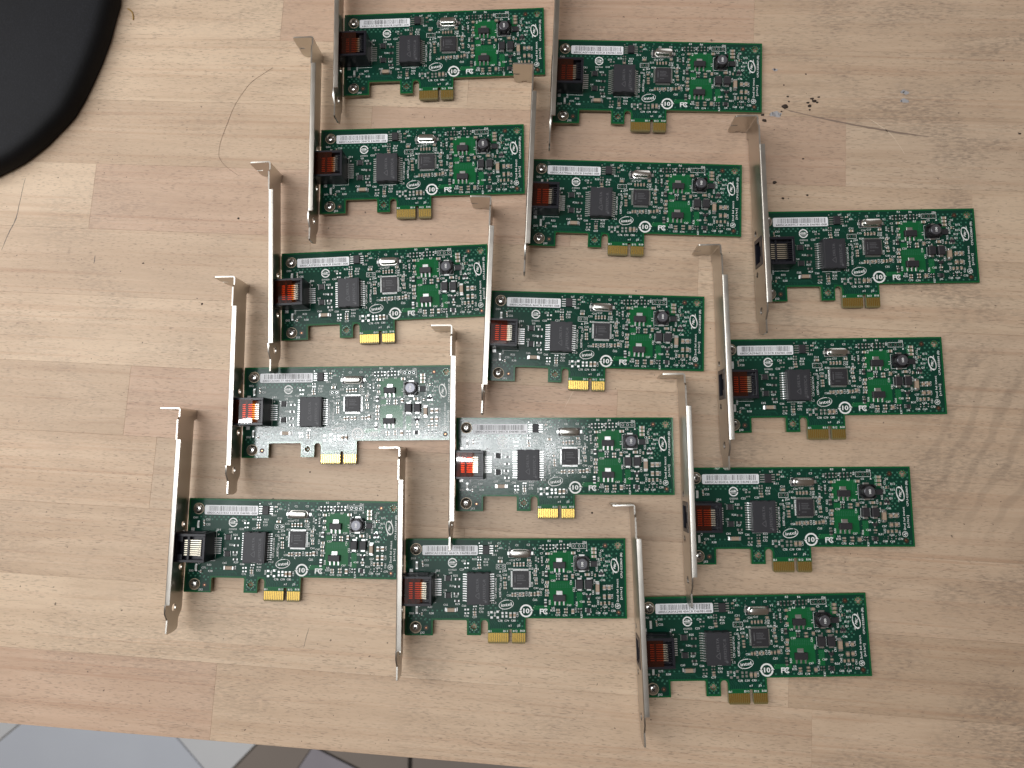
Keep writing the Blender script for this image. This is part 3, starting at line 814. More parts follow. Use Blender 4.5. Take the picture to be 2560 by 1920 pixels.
for i in range(9):                                           # comb between the contact tails
    y = -21.2 - i * 1.09 + 0.05
    mb.box(13.6, 16.4, y - 0.18, y + 0.18, 7.6, JH - 0.5)
mb.box(JU0 + 0.2, 15, -JV0 - 0.0, -JV0 + 0.45, 2, 6, c=0.1)
ME_JACK = mb.mesh('ethernet_jack', ['jack'])
mb = MB()
mb.box(-3.4, 4.6, -0.25, 0.25, -0.12, 0.12)
mb.box(4.6, 5.6, -0.25, 0.25, -0.9, 0.05)
ME_JCON = mb.mesh('jack_contact', ['nickel'])
mb = MB()
mb.box(0, 3.4, -0.27, 0.27, 0.0, 0.22)
mb.box(-0.4, 0.5, -0.27, 0.27, 0.1, 0.75)
ME_JLEAD = mb.mesh('jack_lead', ['tin'])
# amber film: gently buckled sheet
mb = MB()
nu, nv = 12, 14
x0, x1, y0, y1 = 0.9, 11.9, -31.9, -19.1
Vv, Ff = [], []
for k, zo in ((0, 0.0), (1, 0.07)):
    for i in range(nu + 1):
        for j in range(nv + 1):
            s, t = i / nu, j / nv
            zz = JH + 0.06 + zo + 0.10 * math.sin(math.pi * t) * (0.7 + 0.3 * s) + 0.030 * math.sin(5.5 * s + 1.0)
            Vv.append((x0 + (x1 - x0) * s, y0 + (y1 - y0) * t, zz))
n1 = (nu + 1) * (nv + 1)
for i in range(nu):
    for j in range(nv):
        a = i * (nv + 1) + j
        q = (a, a + nv + 1, a + nv + 2, a + 1)
        Ff.append(tuple(x + n1 for x in q))
mb.add(Vv, Ff)
ME_FILM = mb.mesh('tape', ['film'], smooth=True)
mb = MB()
mb.box(-0.95, 0.95, -0.9, 0.9, 0, 0.35, c=0.1)
mb.box(-0.35, 0.35, -0.6, 0.6, 0.35, 1.0, c=0.1)
ME_PEG = mb.mesh('jack_peg', ['tin'])

# ---- transformer module
mb = MB()
mb.prism([[(35.4, -33.9), (40.0, -33.9), (40.0, -32.9), (42.6, -32.9), (42.6, -33.9), (47.35, -33.9), (47.35, -17.4), (44.9, -17.4), (44.9, -18.0), (43.4, -18.0), (43.4, -17.4),
           (40.2, -17.4), (40.2, -18.0), (38.8, -18.0), (38.8, -17.4), (35.4, -17.4)]], 0.5, 4.6)
mb.box(36.0, 46.8, -33.6, -17.7, 0.1, 4.75, c=0.1)
ME_XF = mb.mesh('transformer_module', ['module'])
mb = MB()
mb.text('DELTA', 41.0, -23.6, 1.35, 4.77, 90, width=6.6, bold=0.1)
mb.line([(40.2, -28.4), (41.7, -28.4)], 0.01, 4.77)
mb.line([(41.9, -27.6), (39.9, -29.2), (41.9, -30.8), (41.9, -27.6)], 0.28, 4.77)
mb.text('LFE9237C-R', 44.6, -26.2, 1.45, 4.77, 90, width=11.2, bold=0.08)
mb.ring(45.4, -32.2, 0.55, 0.55, 0.5, 4.77)
ME_XFM = mb.mesh('marking', ['mark'])
mb = MB()
for i in range(12):
    v = 18.85 + i * 1.245
    mb.box(32.8, 34.7, -v - 0.27, -v + 0.27, 0.03, 0.22)
    mb.box(34.4, 35.5, -v - 0.27, -v + 0.27, 0.22, 1.15)
ME_XFL = mb.mesh('lead_row', ['tin'])
mb = MB()
for i in range(12):
    v = 18.75 + i * 1.245
    mb.box(48.05, 49.6, -v - 0.27, -v + 0.27, 0.03, 0.22)
    mb.box(47.3, 48.3, -v - 0.27, -v + 0.27, 0.22, 1.15)
ME_XFR = mb.mesh('lead_row', ['tin'])

# ---- controller (quad flat pack)
QX, QY, QS = 63.85, -21.3, 8.75
mb = MB()
mb.cbox(0, 0, QS, QS, 0.15, 1.35, c=0.16)
ME_QFP = mb.mesh('controller_chip', ['ic'])
mb = MB()
for i in range(16):
    t = -3.9 + i * 0.52
    mb.box(t - 0.14, t + 0.14, -5.35, -4.3, 0.03, 0.2)
    mb.box(t - 0.14, t + 0.14, -4.75, -4.3, 0.2, 0.7)
ME_QL = mb.mesh('lead_row', ['tin'])
mb = MB()
mb.box(-3.3, -2.75, -1.6, 1.7, 1.352, 1.358)
mb.box(-3.3, -2.75, 2.1, 2.6, 1.352, 1.358)
for y, w in ((2.2, 3.2), (1.3, 3.8), (0.4, 2.9), (-0.5, 4.2), (-2.2, 2.6)):
    x = -1.9
    rr = random.Random(int(y * 10))
    while x < -1.9 + w:
        l = rr.uniform(0.25, 0.55)
        mb.box(x, x + l, y - 0.24, y + 0.22, 1.352, 1.357)
        x += l + 0.14
mb.ring(-3.4, -3.4, 0.3, 0.3, 0.28, 1.356)
ME_QM = mb.mesh('marking', ['mark'])

# ---- small outline chips
def chip(name, w, d, h, mat='ic', leads=None):
    b_ = MB(); b_.cbox(0, 0, w, d, 0.08, h, c=0.12)
    me = b_.mesh(name, [mat])
    l = MB()
    for x, y, sx, sy in leads or []:
        l.cbox(x, y, sx, sy, 0.03, min(0.35, h * 0.5))
    return me, (l.mesh('leads', ['tin']) if leads else None)


ME_SO8 = chip('memory_chip', 3.5, 4.6, 1.55, leads=[(sx * 2.75, (i - 1.5) * 1.27, 2.2, 0.5) for i in range(4) for sx in (-1, 1)])
ME_U3 = chip('protection_chip', 2.8, 2.9, 0.95, leads=[(sx * 1.6, (i - 2) * 0.6, 0.5, 0.28) for i in range(5) for sx in (-1, 1)])
ME_EU1 = chip('switching_chip', 3.4, 2.9, 1.1, leads=[(sx * 1.8, (i - 1.5) * 0.7, 0.6, 0.3) for i in range(4) for sx in (-1, 1)])
ME_Q = chip('transistor', 2.3, 1.35, 1.0, leads=[(-0.8, 0.95, 0.5, 0.7), (0.8, 0.95, 0.5, 0.7), (0, -0.95, 0.55, 0.8)])
ME_U6 = chip('small_chip', 1.9, 2.1, 0.95, leads=[(sx * 1.3, (i - 1) * 0.65, 0.6, 0.35) for i in range(3) for sx in (-1, 1)])

# ---- regulator (tab, body, three legs)
mb = MB(); mb.cbox(0, 0, 6.5, 3.35, 0.15, 1.7, c=0.22); ME_REG = mb.mesh('voltage_regulator', ['ic'])
mb = MB()
mb.box(-1.6, 1.6, 1.6, 2.0, 0.2, 0.95); mb.box(-1.6, 1.6, 1.9, 3.6, 0.05, 0.34, c=0.08)
ME_REGT = mb.mesh('heat_tab', ['tin'])
mb = MB(); mb.box(-0.42, 0.42, -2.0, -1.6, 0.3, 0.95); mb.box(-0.42, 0.42, -3.9, -1.95, 0.05, 0.32, c=0.08); ME_REGL = mb.mesh('leg', ['tin'])

# ---- diode
mb = MB(); mb.cbox(0, 0, 3.7, 4.7, 0.15, 2.1, c=0.3); ME_DIO = mb.mesh('diode', ['ic'])
mb = MB(); mb.box(-1.15, 1.15, 2.2, 3.3, 0.04, 0.5, c=0.08); mb.box(-1.15, 1.15, -3.4, -2.2, 0.04, 0.9, c=0.08); ME_DIOT = mb.mesh('terminals', ['tin'])

# ---- inductor
mb = MB()
s = 3.75
octo = [(-s, -s + 1.1), (-s + 1.1, -s), (s - 1.1, -s), (s, -s + 1.1), (s, s - 1.1), (s - 1.1, s), (-s + 1.1, s), (-s, s - 1.1)]
mb.prism([octo], 0.1, 0.9)
for sx in (-1, 1):
    for sy in (-1, 1):
        mb.prism([[(sx * 2.0, sy * 3.4), (sx * 3.4, sy * 2.0), (sx * 3.75, sy * 2.6), (sx * 2.6, sy * 3.75)][::(1 if sx * sy > 0 else -1)]], 0.9, 3.6)
mb.lathe(0, 0, [(3.3, 0.9), (3.35, 3.2), (3.1, 3.5), (2.75, 3.5)], 28)
ME_IND = mb.mesh('inductor', ['ferrite'], smooth=True)
mb = MB(); mb.lathe(0, 0, [(2.75, 3.3), (2.75, 3.95), (2.55, 4.1), (2.4, 4.1)], 28); ME_INDC = mb.mesh('core', ['core'], smooth=True)
mb = MB(); mb.text('100', 0, 0, 1.15, 4.13, 90, width=2.3, bold=0.12); ME_INDM = mb.mesh('marking', ['silk'])
mb = MB(); mb.box(-1.5, 1.5, 3.5, 4.6, 0.05, 0.5, c=0.08); mb.box(-1.5, 1.5, -4.6, -3.5, 0.05, 0.5, c=0.08); ME_INDT = mb.mesh('terminals', ['tin'])

# ---- crystal: stadium can on a dark base
def stadium(l, w, n=10):
    r = w / 2
    return arc(l / 2 - r, 0, r, -90, 90, n) + arc(-l / 2 + r, 0, r, 90, 270, n)


mb = MB()
rings = [(10.6, 4.4, 0.5), (10.6, 4.4, 0.9), (9.8, 3.6, 1.0), (9.7, 3.5, 2.9), (9.4, 3.2, 3.3), (8.7, 2.5, 3.45)]
P_ = [stadium(l, w) for l, w, z in rings]
n_ = len(P_[0])
Vv = [(x, y, rings[k][2]) for k in range(len(rings)) for x, y in P_[k]]
Ff = [(k * n_ + i, k * n_ + (i + 1) % n_, (k + 1) * n_ + (i + 1) % n_, (k + 1) * n_ + i) for k in range(len(rings) - 1) for i in range(n_)]
Ff.append(tuple((len(rings) - 1) * n_ + i for i in range(n_)))
mb.add(Vv, Ff)
ME_XTAL = mb.mesh('crystal', ['can'], smooth=True)
mb = MB(); mb.cbox(0, 0, 11.6, 4.3, 0.02, 0.5); ME_XB = mb.mesh('crystal_base', ['ic'])
mb = MB(); mb.box(-7.0, -5.3, -0.85, 0.85, 0.02, 0.4, c=0.06); mb.box(5.3, 7.0, -0.85, 0.85, 0.02, 0.4, c=0.06); ME_XP = mb.mesh('terminals', ['tin'])

# ---- chip capacitors / resistors, meshes shared by size
_CH = {}


def chip2(kind, w, d):
    key = (kind, round(w, 1), round(d, 1))
    if key in _CH:
        return _CH[key]
    b_ = MB()
    hz = max(0.35, min(w, d) * (0.75 if kind == 'cap' else 0.38))
    e = 0.24
    along = w >= d
    L_, W_ = (w, d) if along else (d, w)

    def bb(a0, a1, hw, z1, mi, c):
        if along:
            b_.box(a0, a1, -hw, hw, 0.02, z1, mi, c)
        else:
            b_.box(-hw, hw, a0, a1, 0.02, z1, mi, c)
    bb(-L_ / 2 + L_ * e, L_ / 2 - L_ * e, W_ / 2 * 0.96, hz * 0.98, 0, 0.05)
    bb(-L_ / 2, -L_ / 2 + L_ * e, W_ / 2, hz, 1, 0.06)
    bb(L_ / 2 - L_ * e, L_ / 2, W_ / 2, hz, 1, 0.06)
    _CH[key] = b_.mesh('capacitor' if kind == 'cap' else 'resistor', [kind, 'tin'])
    return _CH[key]


mb = MB()
mb.cbox(0, 0, 3.85, 1.9, 0.02, 1.55, 0, 0.1)
mb.box(-3.4, -2.75, -0.95, 0.95, 0.01, 0.2, 1); mb.box(2.75, 3.4, -0.95, 0.95, 0.01, 0.2, 1)
mb.box(-2.8, -1.93, -0.97, 0.97, 0.02, 1.58, 1, 0.1); mb.box(1.93, 2.8, -0.97, 0.97, 0.02, 1.58, 1, 0.1)
ME_BIGCAP = mb.mesh('capacitor', ['cap', 'tin'])
mb = MB()
mb.cbox(0, 0, 1.15, 2.4, 0.05, 0.9, 0, 0.1)
mb.box(-0.6, 0.6, 1.1, 2.0, 0.02, 0.5, 1, 0.06); mb.box(-0.6, 0.6, -2.0, -1.1, 0.02, 0.5, 1, 0.06)
ME_LED = mb.mesh('status_led', ['led', 'tin'])

# ---- label sheet, bars and text per card
LU0, LU1, LV0, LV1 = 10.85, 40.85, 3.6, 8.75
mb = MB()
mb.prism([[(LU0 + 0.5, -LV1), (LU1 - 0.5, -LV1), (LU1, -LV1 + 0.5), (LU1, -LV0 - 0.5), (LU1 - 0.5, -LV0), (LU0 + 0.5, -LV0), (LU0, -LV0 - 0.5), (LU0, -LV1 + 0.5)]], 0.05, 0.13)
ME_LABEL = mb.mesh('label', ['label'])


def barcode_mesh(seed):
    rb = random.Random(seed)
    b_ = MB()
    x = 13.3
    while x < 39.2:
        w = rb.choice((0.11, 0.11, 0.11, 0.22, 0.22, 0.33))
        b_.rect(x + w / 2, -5.45, w, 2.75, 0.14)
        x += w + rb.choice((0.18, 0.18, 0.32, 0.32, 0.46))
    return b_.mesh('barcode', ['ink'])


def labeltext_mesh(s):
    b_ = MB()
    b_.text(s, 26.2, -7.75, 1.12, 0.14, 0, width=27.6, bold=0.04)
    return b_.mesh('label_text', ['ink'])


CARDS = [
    # name, x, y, turn, label text, tape, description
    ('c1r1', -122.9381, 258.9484, 0.0210, '6805CA21B74B 503CR E46981-008', 1, 'green network card at the top of the left column, bracket cut by the top edge'),
    ('c1r2', -134.4376, 187.5127, 0.0190, '6805CA2AE92D 284CR E46981-008', 1, 'green network card second from the top in the left column, on bare bench'),
    ('c1r3', -154.8446, 113.6004, 0.0434, '6805CA2F8D52 464CR E46981-008', 1, 'green network card third down the left column, tilted up most at its right end'),
    ('c1r4', -173.2, 47.7425, 0.0141, '6805CA300177 484CR E46981-008', 1, 'green network card fourth down the left column, with white glare along its lower half'),
    ('c1r5', -200.9, -25.1481, -0.0085, '6805CA221E52 513CR E46981-008', 0, 'green network card at the bottom of the left column, jack without amber tape'),
    ('c2r1', 2.3094, 239.7673, -0.0379, '6805CA2F19A8 454CR E46981-008', 1, 'green network card at the top of the middle column, bracket leaving the top edge'),
    ('c2r2', -11.2464, 167.6077, -0.0398, '6805CA379666 145CR E46981-008', 1, 'green network card second down the middle column, its bracket tab before the topmost card'),
    ('c2r3', -33.9746, 91.2384, -0.0321, '6805CA2F982A 464CR E46981-008', 1, 'green network card third down the middle column, in the centre of the array'),
    ('c2r4', -52.6, 19.8608, 0.0052, '6805CA3419F2 045CR E46981-008', 1, 'green network card fourth down the middle column, lamp glare around its amber taped jack'),
    ('c2r5', -79.1, -45.6714, 0.0109, '6805CA312D81 464CR E46981-008', 1, 'green network card at the bottom of the middle column, nearest the front edge centre'),
    ('c3r1', 112.6721, 134.3406, 0.0108, '6805CA2EFFC7 454CR E46981-008', 0, 'green network card at the top of the right column, jack without amber tape'),
    ('c3r2', 91.1189, 62.7235, 0.0133, '6805CA3946D2 215CR E46981-008', 1, 'green network card second down the right column, dark amber tape on its jack'),
    ('c3r3', 70.6614, -6.5402, 0.0121, '6805CA1850D6 283CR E46981-008', 1, 'green network card third down the right column, above the lowest right card'),
    ('c3r4', 44.7469, -74.4624, 0.0324, '6805CA2FA298 404CR E46981-008', 1, 'green network card at the bottom of the right column, lowest in the photo'),
]
BARS = {c[0]: (barcode_mesh(c[4]), labeltext_mesh(c[4])) for c in CARDS}


def part(name, me, parent, u=0, v=0, rz=0.0, dz=0.0, kind=None):
    return link(name, me, parent, (u, -v, ZT + dz), (0, 0, rz), kind)


def sub(name, me, parent, u=0, v=0, rz=0.0, dz=0.0, kind=None):
    return link(name, me, parent, (u, -v, dz), (0, 0, rz), kind)


def build_card(name, x, y, th, txt, tape, desc):
    root = bpy.data.objects.new('network_card', None)
    COL.objects.link(root)
    root.empty_display_size = 0.02
    root.location = (x * MM, y * MM, 0)
    root.rotation_euler = (0, 0.0211, th)
    tag(root, desc, 'network card', 'network cards laid out on the bench')
    bd = part('circuit_board', ME_BOARD, root)
    sub('ground_plane', ME_PLANE, bd)
    sub('copper_pour', ME_POUR, bd)
    sub('copper_squares', ME_SQ, bd, kind='stuff')
    sub('traces', ME_TR, bd, kind='stuff')
    sub('solder_pads', ME_PADS, bd, kind='stuff')
    sub('pin_holes', ME_HOLES, bd, kind='stuff')
    for fu, fv in ((13.2, 46.7), (109.1, 3.75), (115.6, 38.5)):
        sub('fiducial_mark', ME_FID, bd, fu, fv)
    sub('silkscreen_print', ME_SILK, bd, kind='stuff')
    sub('bare_tongue', ME_TONGUE, bd)
    for cx_ in CONTACT_X:
        sub('contact', ME_CONTACT, bd, cx_, 49.25, dz=0.01)
    link('bracket', ME_BRACKET, root)
    for k, (sx, sy) in enumerate(SCREWS):
        part('screw', ME_SCREW, root, sx, -sy, rz=random.uniform(0, 1.5), dz=0.06)
    lb = part('label', ME_LABEL, root)
    bars, ltx = BARS[name]
    sub('barcode', bars, lb); sub('label_text', ltx, lb)
    # jack
    jk = part('ethernet_jack', ME_JACK, root)
    for i in range(8):
        sub('jack_contact', ME_JCON, jk, 9.0, 21.75 + i * 1.09, dz=9.4)
        sub('jack_lead', ME_JLEAD, jk, 17.9, 21.5 + i * 1.16)
    if tape:
        sub('tape', ME_FILM, jk)
    sub('jack_peg', ME_PEG, jk, 4.9, 34.15); sub('jack_peg', ME_PEG, jk, 4.9, 16.9)
    # transformer
    xf = part('transformer_module', ME_XF, root)
    sub('marking', ME_XFM, xf)
    sub('lead_row', ME_XFL, xf); sub('lead_row', ME_XFR, xf)
    # controller
    q = part('controller_chip', ME_QFP, root, QX, -QY)
    for k in range(4):
        sub('lead_row', ME_QL, q, rz=k * math.pi / 2)
    sub('marking', ME_QM, q)
    for nm, (me, le), u, v, rz in (('memory_chip', ME_SO8, 45.3, 5.85, 0), ('protection_chip', ME_U3, 24.9, 20.8, 0), ('protection_chip', ME_U3, 25.0, 29.7, 0),
                                   ('switching_chip', ME_EU1, 102.9, 13.3, 0), ('transistor', ME_Q, 99.8, 30.2, 0), ('transistor', ME_Q, 106.7, 18.4, 0), ('small_chip', ME_U6, 99.5, 37.4, 0)):
        c = part(nm, me, root, u, v, rz)
        if le:
            sub('leads', le, c)
    for u, v, lx in ((84.45, 13.9, (82.1, 84.43, 86.75)), (84.35, 30.95, (82.15, 84.43, 86.7))):
        g = part('voltage_regulator', ME_REG, root, u, v)
        sub('heat_tab', ME_REGT, g)
        for k in (-2.3, 0, 2.3):
            sub('leg', ME_REGL, g, k)
    for u in (95.1, 100.05):
        d = part('diode', ME_DIO, root, u, 23.8)
        sub('terminals', ME_DIOT, d)
    ind = part('inductor', ME_IND, root, 96.5, 12.95)
    sub('core', ME_INDC, ind); sub('marking', ME_INDM, ind); sub('terminals', ME_INDT, ind)
    xt = part('crystal', ME_XTAL, root, 63.7, 7.8)
    sub('crystal_base', ME_XB, xt); sub('terminals', ME_XP, xt)
    part('capacitor', ME_BIGCAP, root, 26.65, 37.2)
    part('capacitor', ME_BIGCAP, root, 104.6, 25.75, rz=math.pi / 2)
    part('status_led', ME_LED, root, 7.95, 14.1); part('status_led', ME_LED, root, 8.15, 37.4)
    for u, v, w, d in CAPS:
        part('capacitor', chip2('cap', w, d), root, u, v)
    for u, v, w, d in RES:
        part('resistor', chip2('res', w, d), root, u, v)
    return root


for c in CARDS:
    build_card(*c)

# ------------------------------------------------------------------ the dusty black pad in the corner
M['pad'] = None


def pad_material():
    m, nt, b = new_mat('dusty_black')
    L = nt.links.new
    tc = nt.nodes.new('ShaderNodeTexCoord')
    n1 = nt.nodes.new('ShaderNodeTexNoise'); n1.inputs['Scale'].default_value = 14; n1.inputs['Detail'].default_value = 5
    n2 = nt.nodes.new('ShaderNodeTexNoise'); n2.inputs['Scale'].default_value = 900; n2.inputs['Detail'].default_value = 2
    L(tc.outputs['Object'], n1.inputs['Vector']); L(tc.outputs['Object'], n2.inputs['Vector'])
    geo = nt.nodes.new('ShaderNodeNewGeometry')
    sep = nt.nodes.new('ShaderNodeSeparateXYZ'); L(geo.outputs['Normal'], sep.inputs[0])
    up = nt.nodes.new('ShaderNodeMapRange'); up.inputs['From Min'].default_value = 0.88; up.inputs['From Max'].default_value = 0.995
    L(sep.outputs['Z'], up.inputs['Value'])
    mr = nt.nodes.new('ShaderNodeMapRange'); mr.inputs['From Min'].default_value = 0.3; mr.inputs['From Max'].default_value = 0.8
    mr.inputs['To Min'].default_value = 0.45; mr.inputs['To Max'].default_value = 1.0
    L(n1.outputs['Fac'], mr.inputs['Value'])
    sp = nt.nodes.new('ShaderNodeMapRange'); sp.inputs['From Min'].default_value = 0.5; sp.inputs['From Max'].default_value = 0.8
    sp.inputs['To Min'].default_value = 0.8; sp.inputs['To Max'].default_value = 1.7
    L(n2.outputs['Fac'], sp.inputs['Value'])
    a = nt.nodes.new('ShaderNodeMath'); a.operation = 'MULTIPLY'; L(mr.outputs[0], a.inputs[0]); L(sp.outputs[0], a.inputs[1])
    a2 = nt.nodes.new('ShaderNodeMath'); a2.operation = 'MULTIPLY'; L(a.outputs[0], a2.inputs[0]); L(up.outputs[0], a2.inputs[1])
    mx = nt.nodes.new('ShaderNodeMix'); mx.data_type = 'RGBA'
    mx.inputs['A'].default_value = (0.006, 0.006, 0.007, 1); mx.inputs['B'].default_value = (0.014, 0.015, 0.019, 1)
    L(a2.outputs[0], mx.inputs['Factor']); L(mx.outputs['Result'], b.inputs['Base Color'])
    b.inputs['Roughness'].default_value = 0.62
    b.inputs['Specular IOR Level'].default_value = 0.15
    bp = nt.nodes.new('ShaderNodeBump'); bp.inputs['Strength'].default_value = 0.3; bp.inputs['Distance'].default_value = 0.0003
    L(n2.outputs['Fac'], bp.inputs['Height']); L(bp.outputs['Normal'], b.inputs['Normal'])
    return m


M['pad'] = pad_material()
PO = [(-260.3, 272.2), (-262.0, 264.5), (-264.8, 249.1), (-269.2, 233.9), (-274.3, 220.1), (-278.5, 210.1), (-284.0, 199.5), (-289.0, 193.5), (-293.6, 188.6), (-299.8, 181.8),
      (-308.9, 174.3), (-313.8, 170.6), (-321.5, 166.4), (-330, 162.2), (-345, 157), (-365, 154), (-392, 156), (-425, 170), (-452, 200), (-466, 240), (-464, 285), (-445, 325),
      (-412, 355), (-370, 368), (-328, 362), (-292, 340), (-268, 308), (-260.5, 288)]
pcx, pcy = -360.0, 260.0
PROF = [(2.5, 0.0), (1.5, 2.0), (1.2, 5.0), (1.6, 7.5), (2.8, 9.8), (5.0, 11.4), (8.5, 12.3), (14, 12.7), (40, 13.6), (75, 14.2)]
mb = MB()
npo = len(PO)
Vv, Ff = [], []
for inset, z in PROF:
    for x, y in PO:
        dx, dy = x - pcx, y - pcy
        d = math.hypot(dx, dy)
        k = (d - inset) / d
        Vv.append((dx * k, dy * k, z))
for i in range(len(PROF) - 1):
    for k in range(npo):
        k2 = (k + 1) % npo
        # outline runs clockwise seen from above
        Ff.append((i * npo + k, (i + 1) * npo + k, (i + 1) * npo + k2, i * npo + k2))
Ff.append(tuple(reversed([(len(PROF) - 1) * npo + k for k in range(npo)])))
mb.add(Vv, Ff)
pad = link('rubber_pad', mb.mesh('rubber_pad', ['pad'], smooth=True), None, (pcx, pcy, 0.0))
tag(pad, 'dusty black rounded rubber pad with rolled rim on the bench corner', 'pad')

# ------------------------------------------------------------------ small things lying on the bench, marks in the wood
M['crumb'] = simple('crumb', (0.035, 0.022, 0.015), 0.7)
M['hair'] = simple('hair', (0.16, 0.09, 0.06), 0.4)
M['wire'] = simple('wire', (0.42, 0.25, 0.06), 0.4)
M['pencil'] = simple('pencil_mark', (0.16, 0.13, 0.11), 0.6)
M['scuff'] = simple('scuff', (0.26, 0.19, 0.145), 0.6)
M['pale_scratch'] = simple('pale_scratch', (0.72, 0.58, 0.44), 0.5)
M['blue_paint'] = simple('blue_paint', (0.40, 0.39, 0.40), 0.6)
CR = [(134.3, 197.8, 2.2), (121.7, 193.2, 1.3), (122.6, 189.8, 1.6), (136.1, 203.9, 0.8), (136.7, 200.8, 0.7), (147.2, 199.8, 1.1), (149.5, 202.2, 1.2), (150.6, 200.8, 1.5), (152.2, 199.9, 0.9),
      (153.4, 203.1, 0.9), (147.9, 198.0, 1.2), (148.0, 195.6, 0.8), (132.3, 194.9, 0.7), (126.9, 153.1, 1.4), (144.6, 145.3, 0.9), (131.2, 143.7, 0.9), (261.4, 178.8, 0.9), (143.2, 166.6, 0.7),
      (148.8, 105.7, 0.9), (134.2, 210.8, 0.6), (146.7, 217.1, 0.6), (23.4, -31.3, 0.7), (-200.7, 85.6, 0.9), (-181.7, 136.6, 0.8), (-133.1, -10.5, 0.6), (-237.6, 110.2, 0.7)]
rc = random.Random(9)
for x, y, r in CR:
    n = 8
    b_ = MB()
    base = [(r * rc.uniform(0.55, 1.0) * math.cos(2 * math.pi * k / n) * 1.15, r * rc.uniform(0.45, 0.9) * math.sin(2 * math.pi * k / n)) for k in range(n)]
    Vv = [(a, c, 0) for a, c in base] + [(a * 0.75, c * 0.75, r * rc.uniform(0.12, 0.28)) for a, c in base] + [(0.05, 0, r * 0.35)]
    Ff = [(k, (k + 1) % n, n + (k + 1) % n, n + k) for k in range(n)] + [(n + k, n + (k + 1) % n, 2 * n) for k in range(n)]
    b_.add(Vv, Ff)
    o = link('dirt_crumb', b_.mesh('dirt_crumb', ['crumb']), None, (x, y, 0.0))
    tag(o, 'largest dark dirt crumb, at the left end of the long brown scratch' if r == 2.2 else 'tiny dark brown dirt crumb stuck to the bench', 'crumb', 'dirt crumbs scattered on the bench')


def tube(name, pts, r, mat):
    n = 6
    b_ = MB()
    Vv, Ff = [], []
    for i, (x, y, z) in enumerate(pts):
        xa, ya, _ = pts[max(0, i - 1)]; xb, yb, _ = pts[min(len(pts) - 1, i + 1)]
        d = math.hypot(xb - xa, yb - ya)
        nx, ny = -(yb - ya) / d, (xb - xa) / d
        for k in range(n):
            a = 2 * math.pi * k / n
            Vv.append((x + nx * r * math.cos(a), y + ny * r * math.cos(a), z + r * math.sin(a)))
    for i in range(len(pts) - 1):
        for k in range(n):
            Ff.append((i * n + k, i * n + (k + 1) % n, (i + 1) * n + (k + 1) % n, (i + 1) * n + k))
    Ff.append(tuple(range(n))); Ff.append(tuple(reversed([(len(pts) - 1) * n + k for k in range(n)])))
    cx_, cy_ = pts[0][0], pts[0][1]
    b_.add([(x - cx_, y - cy_, z) for x, y, z in Vv], Ff)
    return link(name, b_.mesh(name, [mat], smooth=True), None, (cx_, cy_, 0))


def spline(P, m=5):
    out = []
    for i in range(len(P) - 1):
        p0, p1, p2, p3 = P[max(0, i - 1)], P[i], P[i + 1], P[min(len(P) - 1, i + 2)]
        for k in range(m):
            t = k / m
            out.append(tuple(0.5 * (2 * p1[c] + (p2[c] - p0[c]) * t + (2 * p0[c] - 5 * p1[c] + 4 * p2[c] - p3[c]) * t * t + (3 * p1[c] - p0[c] - 3 * p2[c] + p3[c]) * t ** 3) for c in (0, 1)))
    return out + [P[-1]]


hp = spline([(-165.2, 229.7), (-171.8, 225.4), (-178.4, 220.4), (-184.3, 212.2), (-188.2, 204.7), (-192.0, 193.3), (-194.6, 185.2), (-195.6, 178.9), (-194.9, 173.5), (-190.2, 168.0), (-182.8, 162.6)])
tag(tube('hair_strand', [(x, y, 0.1) for x, y in hp], 0.075, 'hair'), 'single thin dark hair curving on the bench left of the upper cards', 'hair')
wp = spline([(-258.0, 270.6), (-255.6, 268.8), (-254.4, 266.5), (-254.0, 263.1)])
tag(tube('wire_clipping', [(x, y, 0.4) for x, y in wp], 0.35, 'wire'), 'short bent yellow brown wire clipping beside the black pad', 'wire')


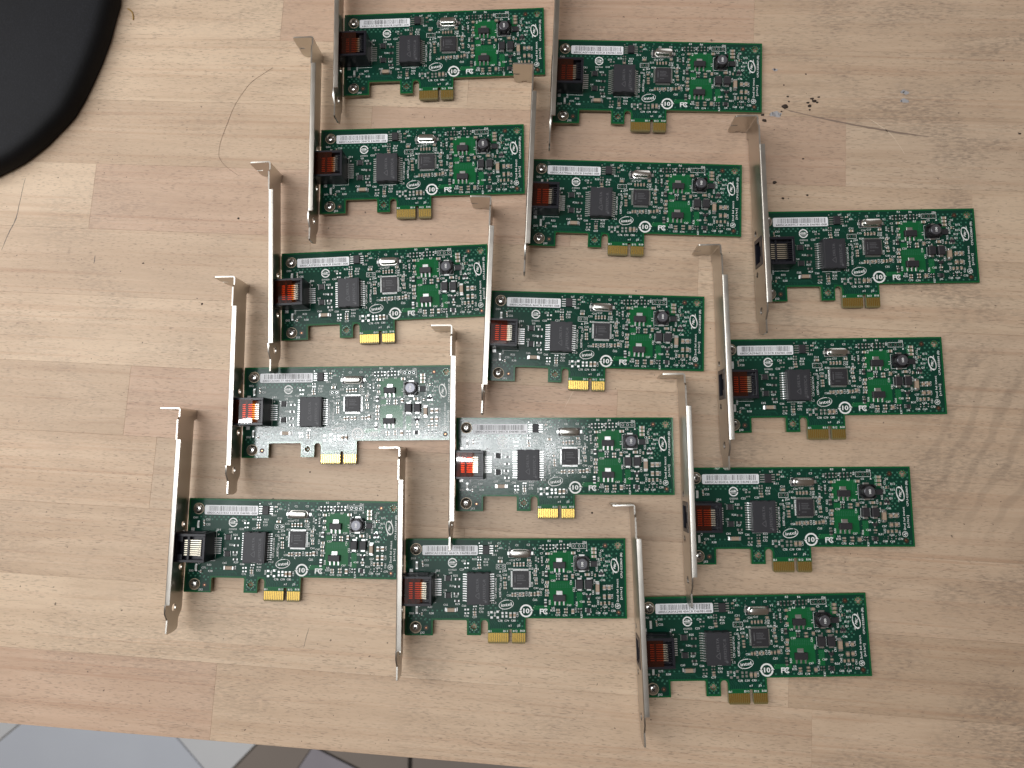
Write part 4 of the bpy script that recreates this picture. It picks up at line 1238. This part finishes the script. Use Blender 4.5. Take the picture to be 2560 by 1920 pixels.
def mark(name, pts, w, mat, label, z=0.02):
    b_ = MB()
    cx_, cy_ = pts[0]
    for (xa, ya), (xb, yb) in zip(pts, pts[1:]):
        d = math.hypot(xb - xa, yb - ya) or 1e-6
    loc = [(x - cx_, y - cy_) for x, y in pts]
    n = len(loc)
    Lf, Rt = [], []
    for i, (x, y) in enumerate(loc):
        xa, ya = loc[max(0, i - 1)]; xb, yb = loc[min(n - 1, i + 1)]
        d = math.hypot(xb - xa, yb - ya) or 1e-6
        ww = w / 2 * (0.25 + 0.75 * math.sin(math.pi * (i + 0.3) / (n - 0.4))) * rc.uniform(0.5, 1.0)
        nx, ny = -(yb - ya) / d * ww, (xb - xa) / d * ww
        Lf.append((x + nx, y + ny, z)); Rt.append((x - nx, y - ny, z))
    b_.add(Lf + Rt, [(i, n + i, n + i + 1, i + 1) for i in range(n - 1)])
    o = link(name, b_.mesh(name, [mat]), bench, (0, 0, 0))
    # sits in the bench's frame
    c, s_ = math.cos(-BROT), math.sin(-BROT)
    dx, dy = cx_ - BX, cy_ - BY
    o.location = ((dx * c - dy * s_) * MM, (dx * s_ + dy * c) * MM, 0)
    o.rotation_euler = (0, 0, -BROT)
    o['label'] = label
    return o


def jit(P, m=6, a=0.12):
    return [(x + rc.uniform(-a, a), y + rc.uniform(-a, a)) for x, y in spline(P, m)]


mark('pencil_mark', jit([(-314.6, 163.6), (-316.5, 150.1), (-318.2, 138.5), (-321.9, 129.6), (-325.5, 119.0)]), 0.8, 'pencil', 'dark pencil line near the left edge')
mark('pencil_mark', jit([(-267.1, 115.2), (-267.6, 110.4)]), 0.6, 'pencil', 'short dark pencil tick')
mark('scratch', jit([(133.8, 196.3), (148.4, 192.0), (166.8, 187.3), (186.4, 182.9), (202.7, 179.7), (212.4, 178.1)]), 1.5, 'scuff', 'long brown scratch at upper right')
mark('scratch', jit([(177.6, 191.3), (185.9, 185.4), (192.8, 178.9), (198.8, 168.1)]), 0.5, 'pale_scratch', 'pale scratch crossing the brown one')
mark('scratch', jit([(-130.2, -94.4), (-131.9, -100.3), (-133.0, -105.3)]), 0.4, 'pencil', 'thin dark scratch at lower left')
mark('scratch', jit([(17.0, 42.5), (13.5, 35.0), (8.5, 25.0)]), 0.3, 'pale_scratch', 'pale scratch in the middle gap')
for x, y, r in ((200.8, 204.7, 2.2), (200.5, 199.4, 2.4), (129.0, 193.2, 3.2), (129.6, 220.1, 1.4)):
    P = [(x - r, y), (x - r * 0.3, y + rc.uniform(-.4, .4)), (x + r * 0.4, y + rc.uniform(-.4, .4)), (x + r, y)]
    mark('paint_smear', jit(P, 4, 0.3), r * 1.3, 'blue_paint', 'grey blue paint smear')
